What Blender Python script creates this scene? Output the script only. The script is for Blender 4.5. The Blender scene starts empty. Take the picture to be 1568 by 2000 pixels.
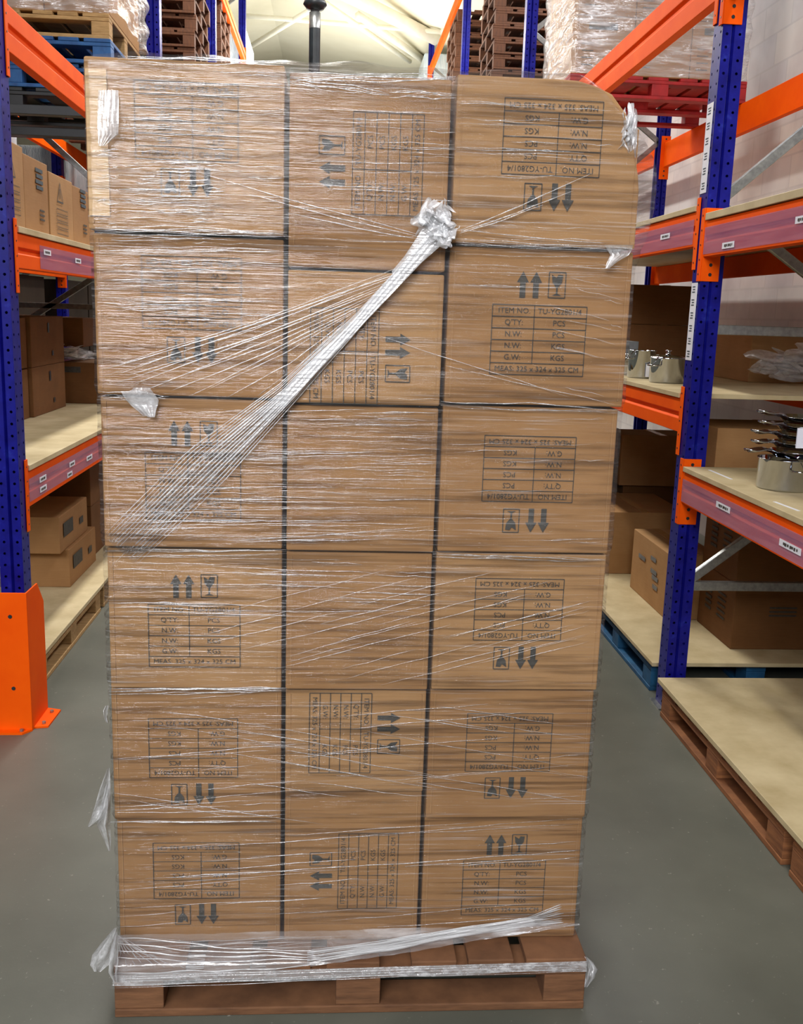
import bpy, bmesh, math, random
from mathutils import Vector, Matrix
random.seed(7)
C = bpy.context.scene.collection
R90 = math.pi/2
# ------------------------------------------------------------------ camera
FPX, PITCH, YAW, ROLL, CAMZ = 1918.44, .1994, .0726, -.0317, 1.7615
_f = Vector((math.sin(YAW)*math.cos(PITCH), math.cos(YAW)*math.cos(PITCH), -math.sin(PITCH)))
_r = Vector((math.cos(YAW), -math.sin(YAW), 0)); _d = _f.cross(_r)
CR = math.cos(ROLL)*_r + math.sin(ROLL)*_d
CD = -math.sin(ROLL)*_r + math.cos(ROLL)*_d
CO = Vector((0, 0, CAMZ))
cam = bpy.data.cameras.new('camera'); co = bpy.data.objects.new('camera', cam); C.objects.link(co)
cam.sensor_fit = 'HORIZONTAL'; cam.sensor_width = 36; cam.lens = 36*FPX/1568
cam.clip_start = .02; cam.clip_end = 200
m = Matrix((CR, -CD, -_f)).transposed().to_4x4(); m.translation = CO
co.matrix_world = m
sc = bpy.context.scene; sc.camera = co
sc.view_settings.view_transform = 'Standard'; sc.view_settings.look = 'None'
sc.view_settings.gamma = 1; sc.view_settings.use_curve_mapping = False
sc.view_settings.exposure = 0.0
sc.cycles.transparent_max_bounces = 24
# measured point on the photograph -> point on a real plane of the room
def U(px, py, ax, v):
    d = CR*((px-784)/FPX) + CD*((py-1000)/FPX) + _f
    i = 'XYZ'.index(ax); t = (v-CO[i])/d[i]
    return CO + d*t
# ------------------------------------------------------------------ light
w = bpy.data.worlds.new('world'); sc.world = w; w.use_nodes = True
w.node_tree.nodes['Background'].inputs[0].default_value = (.85, .92, 1, 1)
w.node_tree.nodes['Background'].inputs[1].default_value = .04
def area(name, loc, sx, sy, e, col=(1, .96, .9), rot=(0, 0, 0)):
    l = bpy.data.lights.new(name, 'AREA'); l.shape = 'RECTANGLE'; l.size = sx; l.size_y = sy
    l.energy = e; l.color = col
    o = bpy.data.objects.new(name, l); C.objects.link(o); o.location = loc; o.rotation_euler = rot
    return o
for yy, e in ((-4.5, 50), (-1.6, 70), (5.6, 120), (8.8, 170), (12, 170), (16, 170)):
    area('strip_light', (-.45, yy, 5.9), .35, 2.2, e)
sk = area('front_fill', (-2.0, -3.8, 4.6), 4.6, 2.2, 118, (.97, .97, 1), (math.radians(64), 0, math.radians(-16)))  # added unseen fill brightening the front of the stack
sk.data.spread = math.radians(75)
area('ceiling_fill', (0, 16, 4.2), 5, 8, 470, (1, .97, .88), (math.pi, 0, 0))  # added fill aimed upwards to brighten the ceiling, not a real fitting
area('wall_fill', (2.6, 9.5, 6.0), .6, 5, 170, (.95, .96, 1), (0, math.radians(25), 0))  # added fill brightening the right wall, not a real fitting
area('wall_fill', (2.4, 2.5, 5.9), .6, 4, 120, (.93, .94, 1), (0, math.radians(30), 0))  # second added wall fill, nearer the camera
# ------------------------------------------------------------------ materials
def srgb(r, g, b):
    f = lambda c: ((c/255+.055)/1.055)**2.4 if c > 10 else c/255/12.92
    return (f(r), f(g), f(b), 1)
class NT:
    def __init__(s, name):
        s.m = bpy.data.materials.new(name); s.m.use_nodes = True
        s.t = s.m.node_tree; s.n = s.t.nodes; s.p = s.n['Principled BSDF']; s.out = s.n['Material Output']
    def add(s, typ, **kw):
        x = s.n.new(typ)
        for k, v in kw.items():
            if k.startswith('i_'):
                key = k[2:]; key = int(key) if key.isdigit() else key.replace('_', ' ')
                x.inputs[key].default_value = v
            else: setattr(x, k, v)
        return x
    def link(s, a, b): s.t.links.new(a, b)
    def coord(s, scale=(1, 1, 1), rot=(0, 0, 0), kind='Object'):
        tc = s.add('ShaderNodeTexCoord'); mp = s.add('ShaderNodeMapping')
        mp.inputs['Scale'].default_value = scale; mp.inputs['Rotation'].default_value = rot
        s.link(tc.outputs[kind], mp.inputs['Vector']); return mp.outputs[0]
    def noise(s, vec, scale, detail=4, rough=.6):
        x = s.add('ShaderNodeTexNoise'); x.inputs['Scale'].default_value = scale
        x.inputs['Detail'].default_value = detail; x.inputs['Roughness'].default_value = rough
        s.link(vec, x.inputs['Vector']); return x.outputs[0]
    def ramp(s, fac, stops):
        x = s.add('ShaderNodeValToRGB'); e = x.color_ramp.elements
        while len(e) < len(stops): e.new(.5)
        for i, (p, c) in enumerate(stops): e[i].position = p; e[i].color = c
        s.link(fac, x.inputs[0]); return x.outputs[0]
    def bump(s, h, st=.3, dist=.002):
        x = s.add('ShaderNodeBump'); x.inputs['Strength'].default_value = st; x.inputs['Distance'].default_value = dist
        s.link(h, x.inputs['Height']); return x.outputs[0]
def mat_noise(name, c1, c2, rough=.6, scale=(1, 1, 1), ns=8, bump=.2, metal=0, dist=.002, mid=(.3, .7), spec=.5):
    t = NT(name); v = t.coord(scale); n = t.noise(v, ns)
    t.link(t.ramp(n, [(mid[0], c1), (mid[1], c2)]), t.p.inputs['Base Color'])
    t.p.inputs['Roughness'].default_value = rough; t.p.inputs['Metallic'].default_value = metal
    t.p.inputs['Specular IOR Level'].default_value = spec
    if bump: t.link(t.bump(n, bump, dist), t.p.inputs['Normal'])
    return t.m
M = {}
def carton_mat(name, a, b):
    t = NT(name); v = t.coord((1, 1, 1)); n = t.noise(v, 5, 6)
    fl = t.coord((3, 3, 90)); n2 = t.noise(fl, 3, 2)
    mx = t.add('ShaderNodeMix', data_type='FLOAT'); mx.inputs[0].default_value = .3
    t.link(n, mx.inputs[2]); t.link(n2, mx.inputs[3])
    t.link(t.ramp(mx.outputs[0], [(.32, a), (.68, b)]), t.p.inputs['Base Color'])
    t.p.inputs['Roughness'].default_value = .75; t.p.inputs['Specular IOR Level'].default_value = .25
    t.link(t.bump(mx.outputs[0], .25, .002), t.p.inputs['Normal']); return t.m
M['carton'] = carton_mat('carton_board', srgb(146, 106, 64), srgb(164, 124, 80))
M['carton2'] = carton_mat('carton_board_pale', srgb(156, 117, 74), srgb(175, 136, 91))
M['carton3'] = carton_mat('carton_board_shaded', srgb(98, 64, 32), srgb(118, 80, 44))  # board darkened: under-shelf shade put into the colour
M['dcarton'] = carton_mat('carton_board_deep_shade', srgb(40, 30, 22), srgb(54, 42, 30))  # near-black board: darkness behind the left rack put into the colour
M['pale_board'] = carton_mat('pale_board_edge', srgb(196, 162, 118), srgb(212, 180, 138))
M['ink'] = mat_noise('printed_ink', srgb(52, 50, 46), srgb(74, 70, 62), .7, ns=60, bump=0)
M['blue_ink'] = mat_noise('printed_blue_ink', srgb(52, 66, 72), srgb(70, 84, 92), .7, ns=60, bump=0)
M['tape'] = mat_noise('packing_tape', srgb(176, 132, 82), srgb(186, 142, 92), .25, ns=20, bump=.1)
M['orange'] = mat_noise('orange_paint', srgb(236, 80, 2), srgb(250, 98, 6), .62, ns=3, bump=.04, spec=.08)
M['blue'] = mat_noise('blue_paint', srgb(12, 11, 104), srgb(20, 22, 132), .32, ns=14, bump=.1)
M['steel'] = mat_noise('galvanised_steel', srgb(135, 138, 138), srgb(168, 170, 168), .35, ns=40, bump=.05, metal=.8)
M['polished'] = mat_noise('polished_steel', srgb(170, 174, 180), srgb(198, 202, 208), .04, ns=4, bump=.02, metal=1)
M['darksteel'] = mat_noise('dark_bolt_steel', srgb(60, 62, 62), srgb(95, 97, 95), .4, ns=40, bump=.05, metal=.8)
M['wood'] = mat_noise('pallet_wood', srgb(84, 54, 32), srgb(134, 92, 60), .8, (3, 3, 22), 3, .4, mid=(.25, .75))
M['woodr'] = mat_noise('reddish_pallet_wood', srgb(100, 58, 30), srgb(150, 96, 54), .8, (3, 3, 22), 3, .4, mid=(.25, .75))
M['woodd'] = mat_noise('shaded_pallet_wood', srgb(66, 38, 20), srgb(104, 62, 34), .8, (14, 3, 3), 4, .4, mid=(.25, .75))  # wood darkened for the dim rack interior, shade put into the colour
M['woodl'] = mat_noise('pale_pallet_wood', srgb(150, 118, 72), srgb(190, 154, 102), .8, (3, 14, 14), 4, .3)
M['bluepal'] = mat_noise('blue_pallet_paint', srgb(10, 62, 98), srgb(22, 92, 134), .65, ns=12, bump=.2)
M['bluepal2'] = mat_noise('bright_blue_pallet_paint', srgb(14, 62, 116), srgb(34, 96, 156), .6, ns=12, bump=.2)
M['redpal'] = mat_noise('red_pallet_paint', srgb(140, 14, 18), srgb(176, 26, 28), .6, ns=12, bump=.2)
M['blackpal'] = mat_noise('black_plastic', srgb(14, 18, 20), srgb(26, 30, 32), .5, ns=12, bump=.1)
M['ply'] = mat_noise('chipboard_deck', srgb(176, 158, 116), srgb(206, 190, 150), .6, ns=5, bump=.08)
M['white'] = mat_noise('white_paper_label', srgb(225, 228, 236), srgb(238, 240, 246), .5, ns=20, bump=0)
M['card'] = mat_noise('pale_lilac_card', srgb(214, 218, 234), srgb(226, 230, 242), .4, ns=10, bump=0)
M['grey'] = mat_noise('grey_card', srgb(96, 98, 98), srgb(116, 118, 118), .6, ns=10, bump=0)
M['dark'] = mat_noise('black_enamel', srgb(18, 22, 24), srgb(38, 44, 48), .35, ns=10, bump=0)
M['brown_enamel'] = mat_noise('dark_brown_handle', srgb(44, 26, 20), srgb(84, 44, 30), .2, ns=10, bump=0)
M['whitesack'] = mat_noise('white_plastic_wrap', srgb(190, 208, 220), srgb(235, 242, 246), .3, (6, 6, 1.5), 3, .8, dist=.05)
M['beam_white'] = mat_noise('white_roof_steel', srgb(232, 226, 208), srgb(242, 238, 222), .5, ns=4, bump=0)
def floor_mat():
    t = NT('worn_concrete'); v = t.coord(); a = t.noise(v, .9, 5, .6); b = t.noise(v, 45, 3, .7)
    c1 = t.ramp(a, [(.3, srgb(78, 80, 71)), (.7, srgb(106, 108, 97))])
    sp = t.ramp(b, [(.66, (0, 0, 0, 1)), (.74, (1, 1, 1, 1))])
    mx = t.add('ShaderNodeMix', data_type='RGBA'); mx.inputs[7].default_value = srgb(176, 176, 164)
    ma = t.add('ShaderNodeMath', operation='MULTIPLY'); ma.inputs[1].default_value = .5; t.link(sp, ma.inputs[0])
    t.link(ma.outputs[0], mx.inputs[0]); t.link(c1, mx.inputs[6]); t.link(mx.outputs[2], t.p.inputs['Base Color'])
    t.p.inputs['Roughness'].default_value = .42; t.link(t.bump(b, .12, .002), t.p.inputs['Normal']); return t.m
M['floor'] = floor_mat()
def wall_mat():
    t = NT('white_painted_blockwork'); v = t.coord(rot=(0, 0, R90)); tc = t.add('ShaderNodeTexCoord')
    sx = t.add('ShaderNodeSeparateXYZ'); t.link(tc.outputs['Object'], sx.inputs[0])
    cb = t.add('ShaderNodeCombineXYZ'); t.link(sx.outputs[1], cb.inputs[0]); t.link(sx.outputs[2], cb.inputs[1])
    br = t.add('ShaderNodeTexBrick'); br.inputs['Scale'].default_value = 1; br.inputs['Brick Width'].default_value = .45
    br.inputs['Row Height'].default_value = .225; br.inputs['Mortar Size'].default_value = .008
    br.inputs['Color1'].default_value = srgb(218, 214, 208); br.inputs['Color2'].default_value = srgb(206, 204, 204)
    br.inputs['Mortar'].default_value = srgb(203, 200, 197); t.link(cb.outputs[0], br.inputs[0])
    n = t.noise(t.coord((1, 1, 1)), 1.3, 4)
    mx = t.add('ShaderNodeMix', data_type='RGBA', blend_type='MULTIPLY'); mx.inputs[0].default_value = .6
    t.link(br.outputs[0], mx.inputs[6]); t.link(t.ramp(n, [(.35, srgb(205, 200, 205)), (.6, srgb(255, 255, 255))]), mx.inputs[7])
    t.link(mx.outputs[2], t.p.inputs['Base Color']); t.p.inputs['Roughness'].default_value = .7
    t.link(t.bump(br.outputs['Fac'], -.3, .006), t.p.inputs['Normal']); return t.m
M['wall'] = wall_mat()
M['roof'] = mat_noise('cream_roof_lining', srgb(214, 208, 184), srgb(232, 228, 208), .7, ns=.6, bump=0)
def post_mat():
    # holes punched in a regular column down each strip of the profile: UV u = metres from the hole line
    t = NT('punched_blue_steel'); uv = t.add('ShaderNodeUVMap'); s = t.add('ShaderNodeSeparateXYZ'); t.link(uv.outputs[0], s.inputs[0])
    md = t.add('ShaderNodeMath', operation='PINGPONG'); md.inputs[1].default_value = .025; t.link(s.outputs[1], md.inputs[0])
    sb = t.add('ShaderNodeMath', operation='SUBTRACT'); t.link(md.outputs[0], sb.inputs[0]); sb.inputs[1].default_value = .025
    p1 = t.add('ShaderNodeMath', operation='MULTIPLY'); t.link(sb.outputs[0], p1.inputs[0]); t.link(sb.outputs[0], p1.inputs[1])
    p2 = t.add('ShaderNodeMath', operation='MULTIPLY'); t.link(s.outputs[0], p2.inputs[0]); t.link(s.outputs[0], p2.inputs[1])
    ad = t.add('ShaderNodeMath', operation='ADD'); t.link(p1.outputs[0], ad.inputs[0]); t.link(p2.outputs[0], ad.inputs[1])
    lt = t.add('ShaderNodeMath', operation='LESS_THAN'); t.link(ad.outputs[0], lt.inputs[0]); lt.inputs[1].default_value = .0058**2
    v = t.coord(); n = t.noise(v, 14, 5)
    t.link(t.ramp(n, [(.3, srgb(12, 11, 102)), (.62, srgb(20, 22, 130)), (.8, srgb(44, 60, 160))]), t.p.inputs['Base Color'])
    t.p.inputs['Roughness'].default_value = .38; t.p.inputs['Specular IOR Level'].default_value = .2
    tr = t.add('ShaderNodeBsdfTransparent'); mx = t.add('ShaderNodeMixShader')
    t.link(lt.outputs[0], mx.inputs[0]); t.link(t.p.outputs[0], mx.inputs[1]); t.link(tr.outputs[0], mx.inputs[2])
    t.link(mx.outputs[0], t.out.inputs[0]); return t.m
M['post'] = post_mat()
def film_mat(name, base=.07, streak=.55, rots=((0, 0, 0),), sc_=(1.2, 1.2, 60), white=(.93, .94, .96, 1), rough=.16, lo=.56, hi=.70, bumpd=.004, bst=.9, veil=.12, dark=False):
    t = NT(name)
    hs = None
    for i, r in enumerate(rots):
        v = t.coord(sc_, r); n = t.noise(v, 1.6+.4*i, 4, .55)
        if hs is None: hs = n
        else:
            mx = t.add('ShaderNodeMath', operation='MAXIMUM'); t.link(hs, mx.inputs[0]); t.link(n, mx.inputs[1]); hs = mx.outputs[0]
    big = t.noise(t.coord((1, 1, 1)), 3.0, 3)
    f = t.ramp(hs, [(lo, (0, 0, 0, 1)), (hi, (1, 1, 1, 1))])
    g = t.ramp(big, [(.38, (0.15, .15, .15, 1)), (.66, (1, 1, 1, 1))])
    mm = t.add('ShaderNodeMath', operation='MULTIPLY'); t.link(f, mm.inputs[0]); t.link(g, mm.inputs[1])
    m2 = t.add('ShaderNodeMath', operation='MULTIPLY_ADD'); t.link(mm.outputs[0], m2.inputs[0]); m2.inputs[1].default_value = streak; m2.inputs[2].default_value = base
    df = t.add('ShaderNodeBsdfDiffuse'); df.inputs[0].default_value = white
    tr = t.add('ShaderNodeBsdfTransparent'); gl = t.add('ShaderNodeBsdfGlossy'); gl.inputs['Roughness'].default_value = rough
    if dark:
        dn = t.noise(t.coord((1.0, 1.0, 34), (0, .05, 0)), 2.2, 5, .6)
        t.link(t.ramp(dn, [(.34, (.62, .60, .58, 1)), (.50, (.97, .97, .97, 1))]), tr.inputs[0])
    nb = t.bump(hs, bst, bumpd); t.link(nb, gl.inputs['Normal']); t.link(nb, df.inputs['Normal'])
    a = t.add('ShaderNodeMixShader'); t.link(m2.outputs[0], a.inputs[0]); t.link(tr.outputs[0], a.inputs[1]); t.link(df.outputs[0], a.inputs[2])
    b = t.add('ShaderNodeMixShader'); b.inputs[0].default_value = veil
    t.link(a.outputs[0], b.inputs[1]); t.link(gl.outputs[0], b.inputs[2]); t.link(b.outputs[0], t.out.inputs[0])
    return t.m
M['film'] = film_mat('stretch_film', .015, .24, ((0, .03, 0), (0, -.26, 0), (0, .16, 0)), sc_=(1.5, 1.5, 78), lo=.60, hi=.72, veil=.055, rough=.13, dark=True)
M['filmw'] = film_mat('gathered_stretch_film', .42, .5, ((0, -.8, 0),), sc_=(6, 6, 90), veil=.2, lo=.45, hi=.65)
M['crease'] = film_mat('film_crease', .22, .45, ((0, 0, 0),), sc_=(30, 30, 60), lo=.45, hi=.65, veil=.25)
M['crumple'] = film_mat('crumpled_film', .26, .5, ((.5, .6, 0), (1.3, -.5, .4)), sc_=(14, 14, 30), lo=.46, hi=.64, veil=.15, rough=.28)
M['skirt'] = film_mat('deck_film', .12, .5, ((0, .1, 0), (0, -.3, 0)), sc_=(3, 3, 40), lo=.5, hi=.7, veil=.14)
M['loadfilm'] = film_mat('load_wrap_film', .14, .7, ((0, .5, 0), (0, -.35, 0)), sc_=(2, 2, 16), lo=.5, hi=.7, veil=.16, bumpd=.02)
M['holder'] = None
def holder_mat():
    t = NT('clear_label_holder'); v = t.coord((1, 1, 30)); n = t.noise(v, 3)
    t.link(t.ramp(n, [(.3, srgb(150, 120, 160)), (.7, srgb(190, 160, 190))]), t.p.inputs['Base Color'])
    t.p.inputs['Roughness'].default_value = .2; t.p.inputs['Alpha'].default_value = .32; return t.m
M['holder'] = holder_mat()
# ------------------------------------------------------------------ mesh helpers
ORG = {}
class MB:
    def __init__(s): s.v = []; s.f = []; s.uv = []
    def add(s, vs, fs, uvs=None):
        o = len(s.v); s.v += [Vector(p) for p in vs]; s.f += [tuple(i+o for i in f) for f in fs]
        if uvs: s.uv += uvs
        return s
    def box(s, x0, x1, y0, y1, z0, z1, mtx=None):
        vs = [Vector((x, y, z)) for z in (z0, z1) for y in (y0, y1) for x in (x0, x1)]
        if mtx is not None: vs = [mtx @ p for p in vs]
        return s.add(vs, [(0, 2, 3, 1), (4, 5, 7, 6), (0, 1, 5, 4), (2, 6, 7, 3), (0, 4, 6, 2), (1, 3, 7, 5)])
    def prism(s, poly, ax, a, b):   # poly in the two other axes, extruded along ax
        def P(p, t): return {'X': (t, p[0], p[1]), 'Y': (p[0], t, p[1]), 'Z': (p[0], p[1], t)}[ax]
        n = len(poly); vs = [P(p, a) for p in poly]+[P(p, b) for p in poly]
        fs = [tuple(range(n))[::-1], tuple(range(n, 2*n))]+[(i, (i+1) % n, n+(i+1) % n, n+i) for i in range(n)]
        return s.add(vs, fs)
    def tube(s, pts, r, n=6, flat=1.0, cap=True):
        pts = [Vector(p) for p in pts]; k = len(pts); vs = []
        rs = r if isinstance(r, (list, tuple)) else [r]*k
        for i, p in enumerate(pts):
            t = (pts[min(i+1, k-1)]-pts[max(i-1, 0)]).normalized()
            a = t.cross(Vector((0, 1, 0)));
            if a.length < .1: a = t.cross(Vector((1, 0, 0)))
            a.normalize(); b = t.cross(a)
            for j in range(n):
                q = 2*math.pi*j/n; vs.append(p+a*math.cos(q)*rs[i]+b*math.sin(q)*rs[i]*flat)
        fs = [(i*n+j, i*n+(j+1) % n, (i+1)*n+(j+1) % n, (i+1)*n+j) for i in range(k-1) for j in range(n)]
        if cap: fs += [tuple(range(n))[::-1], tuple(range((k-1)*n, k*n))]
        return s.add(vs, fs)
    def lathe(s, prof, c, n=40, closed=False):
        c = Vector(c); vs = []
        for (r, z) in prof:
            for j in range(n):
                q = 2*math.pi*j/n; vs.append(c+Vector((r*math.cos(q), r*math.sin(q), z)))
        k = len(prof)
        return s.add(vs, [(i*n+j, i*n+(j+1) % n, (i+1)*n+(j+1) % n, (i+1)*n+j) for i in range(k-1) for j in range(n)])
    def build(s, name, mat, parent=None, bevel=0, smooth=False, org=None, subsurf=0):
        o0 = Vector(org) if org is not None else (ORG.get(parent.name, Vector()) if parent else Vector())
        me = bpy.data.meshes.new(name); me.from_pydata([p-o0 for p in s.v], [], s.f)
        if s.uv:
            ul = me.uv_layers.new(name='UVMap')
            for i, q in enumerate(s.uv): ul.data[i].uv = q
        me.materials.append(mat)
        if smooth:
            for p in me.polygons: p.use_smooth = True
        me.update(); o = bpy.data.objects.new(name, me); C.objects.link(o)
        if parent: o.parent = parent
        else: o.location = o0
        ORG[o.name] = o0
        if bevel:
            b = o.modifiers.new('bevel', 'BEVEL'); b.width = bevel; b.segments = 2; b.limit_method = 'ANGLE'
        return o
def tag(o, label=None, cat=None, group=None, kind=None):
    if label: o['label'] = label
    if cat: o['category'] = cat
    if group: o['group'] = group
    if kind: o['kind'] = kind
    return o
def thing(name, label, cat, loc=(0, 0, 0), group=None):
    o = bpy.data.objects.new(name, None); C.objects.link(o); o.location = loc; o.empty_display_size = .1
    ORG[o.name] = Vector(loc); return tag(o, label, cat, group)
def dup(root, delta, label=None, group=None, scale=None):
    def cp(o, par):
        c = o.copy(); C.objects.link(c)
        if par: c.parent = par
        for ch in o.children: cp(ch, c)
        return c
    r = cp(root, None); r.location = Vector(root.location)+Vector(delta)
    if label: r['label'] = label
    if group: r['group'] = group
    return r
TC = {}
def text_geo(s_, size):
    if s_ not in TC:
        cu = bpy.data.curves.new('t', 'FONT'); cu.body = s_; cu.size = 1; cu.align_x = 'CENTER'; cu.align_y = 'CENTER'; cu.resolution_u = 2
        o = bpy.data.objects.new('t', cu); C.objects.link(o); bpy.context.view_layer.update()
        me = o.evaluated_get(bpy.context.evaluated_depsgraph_get()).to_mesh()
        TC[s_] = ([v.co.copy() for v in me.vertices], [tuple(p.vertices) for p in me.polygons])
        o.to_mesh_clear(); C.objects.unlink(o); bpy.data.objects.remove(o); bpy.data.curves.remove(cu)
    v, f = TC[s_]; return [p*size for p in v], f
# ------------------------------------------------------------------ setting
def struct(o): return tag(o, kind='structure')
struct(MB().box(-9, 3.3, -7, 26, -.12, 0).build('floor', M['floor']))
struct(MB().box(3.14, 3.34, -7, 26, 0, 7.0).build('wall_right', M['wall']))
struct(MB().box(-9, 3.34, 26, 26.2, 0, 9).build('wall_back', M['roof']))
b = MB(); b.prism([(-9, 5.6), (-1.2, 7.0), (3.4, 6.2), (3.4, 6.3), (-1.2, 7.1), (-9, 5.7)], 'Y', 9, 26.2)
struct(b.build('ceiling', M['roof']))
# roof steelwork
t = thing('roof_truss', 'white steel roof bracing under the cream ceiling, above the middle of the wrapped stack', 'roof truss', U(650, 60, 'Z', 6.4))
b = MB()
def rb(x0, y0, x1, y1, r, z=6.45): b.tube([U(x0, y0, 'Z', z), U(x1, y1, 'Z', z)], r, 6)
rb(490, 90, 625, 8, .05)
b.build('brace', M['beam_white'], t, smooth=True); b = MB(); rb(700, 30, 845, 130, .07); b.build('brace', M['beam_white'], t, smooth=True)
b = MB(); rb(590, -25, 800, 120, .05); b.build('brace', M['beam_white'], t, smooth=True)
b = MB(); rb(470, 30, 860, 62, .04); b.build('purlin', M['beam_white'], t, smooth=True)
b = MB(); rb(660, -20, 850, 75, .12); b.build('rafter', M['beam_white'], t, smooth=True)
b = MB(); b.tube([(-9, 22, 6.0), (3.2, 22, 6.0)], .06, 6); b.build('purlin', M['beam_white'], t, smooth=True)
# dark pole with a cap, rising behind the stack
px, py = -.235, 10
t = thing('flue_pole', 'dark round pole with conical cap rising behind the middle of the wrapped stack', 'pole', (px, py, 0))
MB().lathe([(.0, 0), (.16, 0), (.16, .02), (.06, .02), (.053, .04), (.053, 4.36), (0, 4.36)], (px, py, 0), 24).build('pole', M['dark'], t, smooth=False)
MB().lathe([(.054, 4.36), (.054, 4.5), (.04, 4.5), (.04, 4.54)], (px, py, 0), 24).build('collar', M['steel'], t, smooth=True)
MB().lathe([(0, 4.51), (.08, 4.53), (.112, 4.57), (.1, 4.60), (.045, 4.66), (.035, 4.9), (0, 4.92)], (px, py, 0), 28).build('conical_cap', M['dark'], t, smooth=True)
# ------------------------------------------------------------------ racking
DEP = 1.3
XR, XL = 1.55, -1.30
def post(mbname, par, xf, s, Y, H, rear=False, mat='post'):
    # omega profile, mouth towards the inside of the rack; each strip carries its own hole line
    if rear: s = -s
    P = [(.072, -.03), (.094, -.03), (.094, -.05), (.05, -.05), (.043, -.036), (.036, -.05), (0, -.05), (0, 0), (0, .05), (.036, .05), (.043, .036), (.05, .05), (.094, .05), (.094, .03), (.072, .03)]
    holes = [0, 0, 2, 1, 0, 0, 2, 3, 3, 2, 0, 0, 2, 0, 0]
    b = MB()
    for i in range(len(P)-1):
        (x0, y0), (x1, y1) = P[i], P[i+1]; L = math.hypot(x1-x0, y1-y0)
        wall_ = i in (2, 5, 8, 11); face = i in (6, 7)
        vs = [(xf+s*x0, Y+y0, .004), (xf+s*x1, Y+y1, .004), (xf+s*x1, Y+y1, H), (xf+s*x0, Y+y0, H)]
        if wall_ or face:
            q = .0 if wall_ else (.006 if i == 6 else -.006)
            off = .0125 if wall_ else 0
            us = [(-L/2+q, off), (L/2+q, off), (L/2+q, H+off), (-L/2+q, H+off)]
        else: us = [(.5, 0), (.5+L, 0), (.5+L, H), (.5, H)]
        b.add(vs, [(0, 1, 2, 3)], us)
    o = b.build('upright_post', M[mat], par)
    md = o.modifiers.new('thick', 'SOLIDIFY'); md.thickness = .002; md.offset = 0
    return o
def frame(xf, s, Y, H, label, D=DEP, fronts=True):
    t = thing('upright_frame', label, 'rack upright', (xf, Y, 0), 'blue punched rack upright frames')
    post('p', t, xf, s, Y, H); post('p', t, xf+s*D, s, Y, H, rear=True)
    for xx in (xf+s*.045, xf+s*(D-.045)):
        MB().box(xx-.07, xx+.07, Y-.068, Y+.068, 0, .006).build('foot_plate', M['steel'], t)
        MB().lathe([(0, .03), (.011, .03), (.011, .006)], (xx, Y-.06, 0), 6).build('anchor_bolt', M['steel'], t)
    xa, xb = xf+s*.08, xf+s*(D-.08)
    z = .58; seg = []
    seg.append((xa, .58, xb, .58))
    zs = [(.60, 1.50), (1.5, 2.25), (2.28, 3.28), (3.28, 4.1), (4.12, 5.1), (5.1, 6.0)]
    for i, (za, zb) in enumerate(zs):
        if zb > H: break
        seg.append((xa if i % 2 == 0 else xb, za, xb if i % 2 == 0 else xa, zb))
    seg.append((xa, 1.735, xb, 1.735))
    for (x0, z0, x1, z1) in seg:
        b = MB(); p0, p1 = Vector((x0, Y, z0)), Vector((x1, Y, z1)); d = (p1-p0).normalized(); u = Vector((-d.z, 0, d.x))
        hw = .021
        q = [p0+u*hw, p0-u*hw, p1-u*hw, p1+u*hw]
        b.add([p+Vector((0, yy, 0)) for yy in (-.014, .014) for p in q], [(0, 1, 2, 3), (4, 7, 6, 5), (0, 4, 5, 1), (1, 5, 6, 2), (2, 6, 7, 3), (3, 7, 4, 0)])
        b.build('brace', M['steel'], t, bevel=.003)
    return t
def bracket(t, x, s, Yp, side, z0, z1):
    """hooked end plate: one leg on the aisle face of the post, one leg on its side; side=-1 plate is on the near side of the post"""
    b = MB(); yp = Yp+side*.052
    y0, y1 = sorted((yp, yp+side*.005)); xa, xb = sorted((x-s*.004, x+s*.075))
    b.box(xa, xb, y0, y1, z0, z1)
    y0, y1 = sorted((yp, yp-side*.036)); xa, xb = sorted((x-s*.008, x-s*.003))
    b.box(xa, xb, y0, y1, z0, z1)
    o = b.build('end_bracket', M['orange'], t, bevel=.0015)
    h = MB()
    for k in range(5):
        zz = z0+(z1-z0)*(k+.5)/5; yc = yp-side*.018
        h.tube([(x-s*.0095, yc, zz), (x-s*.006, yc, zz)], .004, 8)
    for zz in (z0+.028, z0+.068, z1-.025):
        h.tube([(x+s*.035, yp+side*.0045, zz), (x+s*.035, yp+side*.0065, zz)], .0075, 10)
    h.build('slot_hole', M['dark'], o)
def beam(x, s, ya, yb, zt, h, label, pa=True, pb=True, rear=False, grp='orange rack beams'):
    t = thing('rack_beam', label, 'rack beam', (x, (ya+yb)/2, zt-h), grp)
    if rear: s = -s
    d = .045
    # outer face with a pressed groove along the middle
    P = [(0, 0), (0, h*.40), (.012, h*.46), (.012, h*.54), (0, h*.60), (0, h), (d, h), (d, 0)]
    b = MB(); b.prism([(x+s*(p[0]-.002), zt-h+p[1]) for p in P], 'Y', ya+.058, yb-.058)
    b.build('beam_bar', M['orange'], t, bevel=.0025)
    zb = zt-h-.10
    if pa: bracket(t, x, s, ya, 1, zb, zt+.055)
    if pb: bracket(t, x, s, yb, -1, zb, zt+.055)
    return t
MARKS = []
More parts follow.
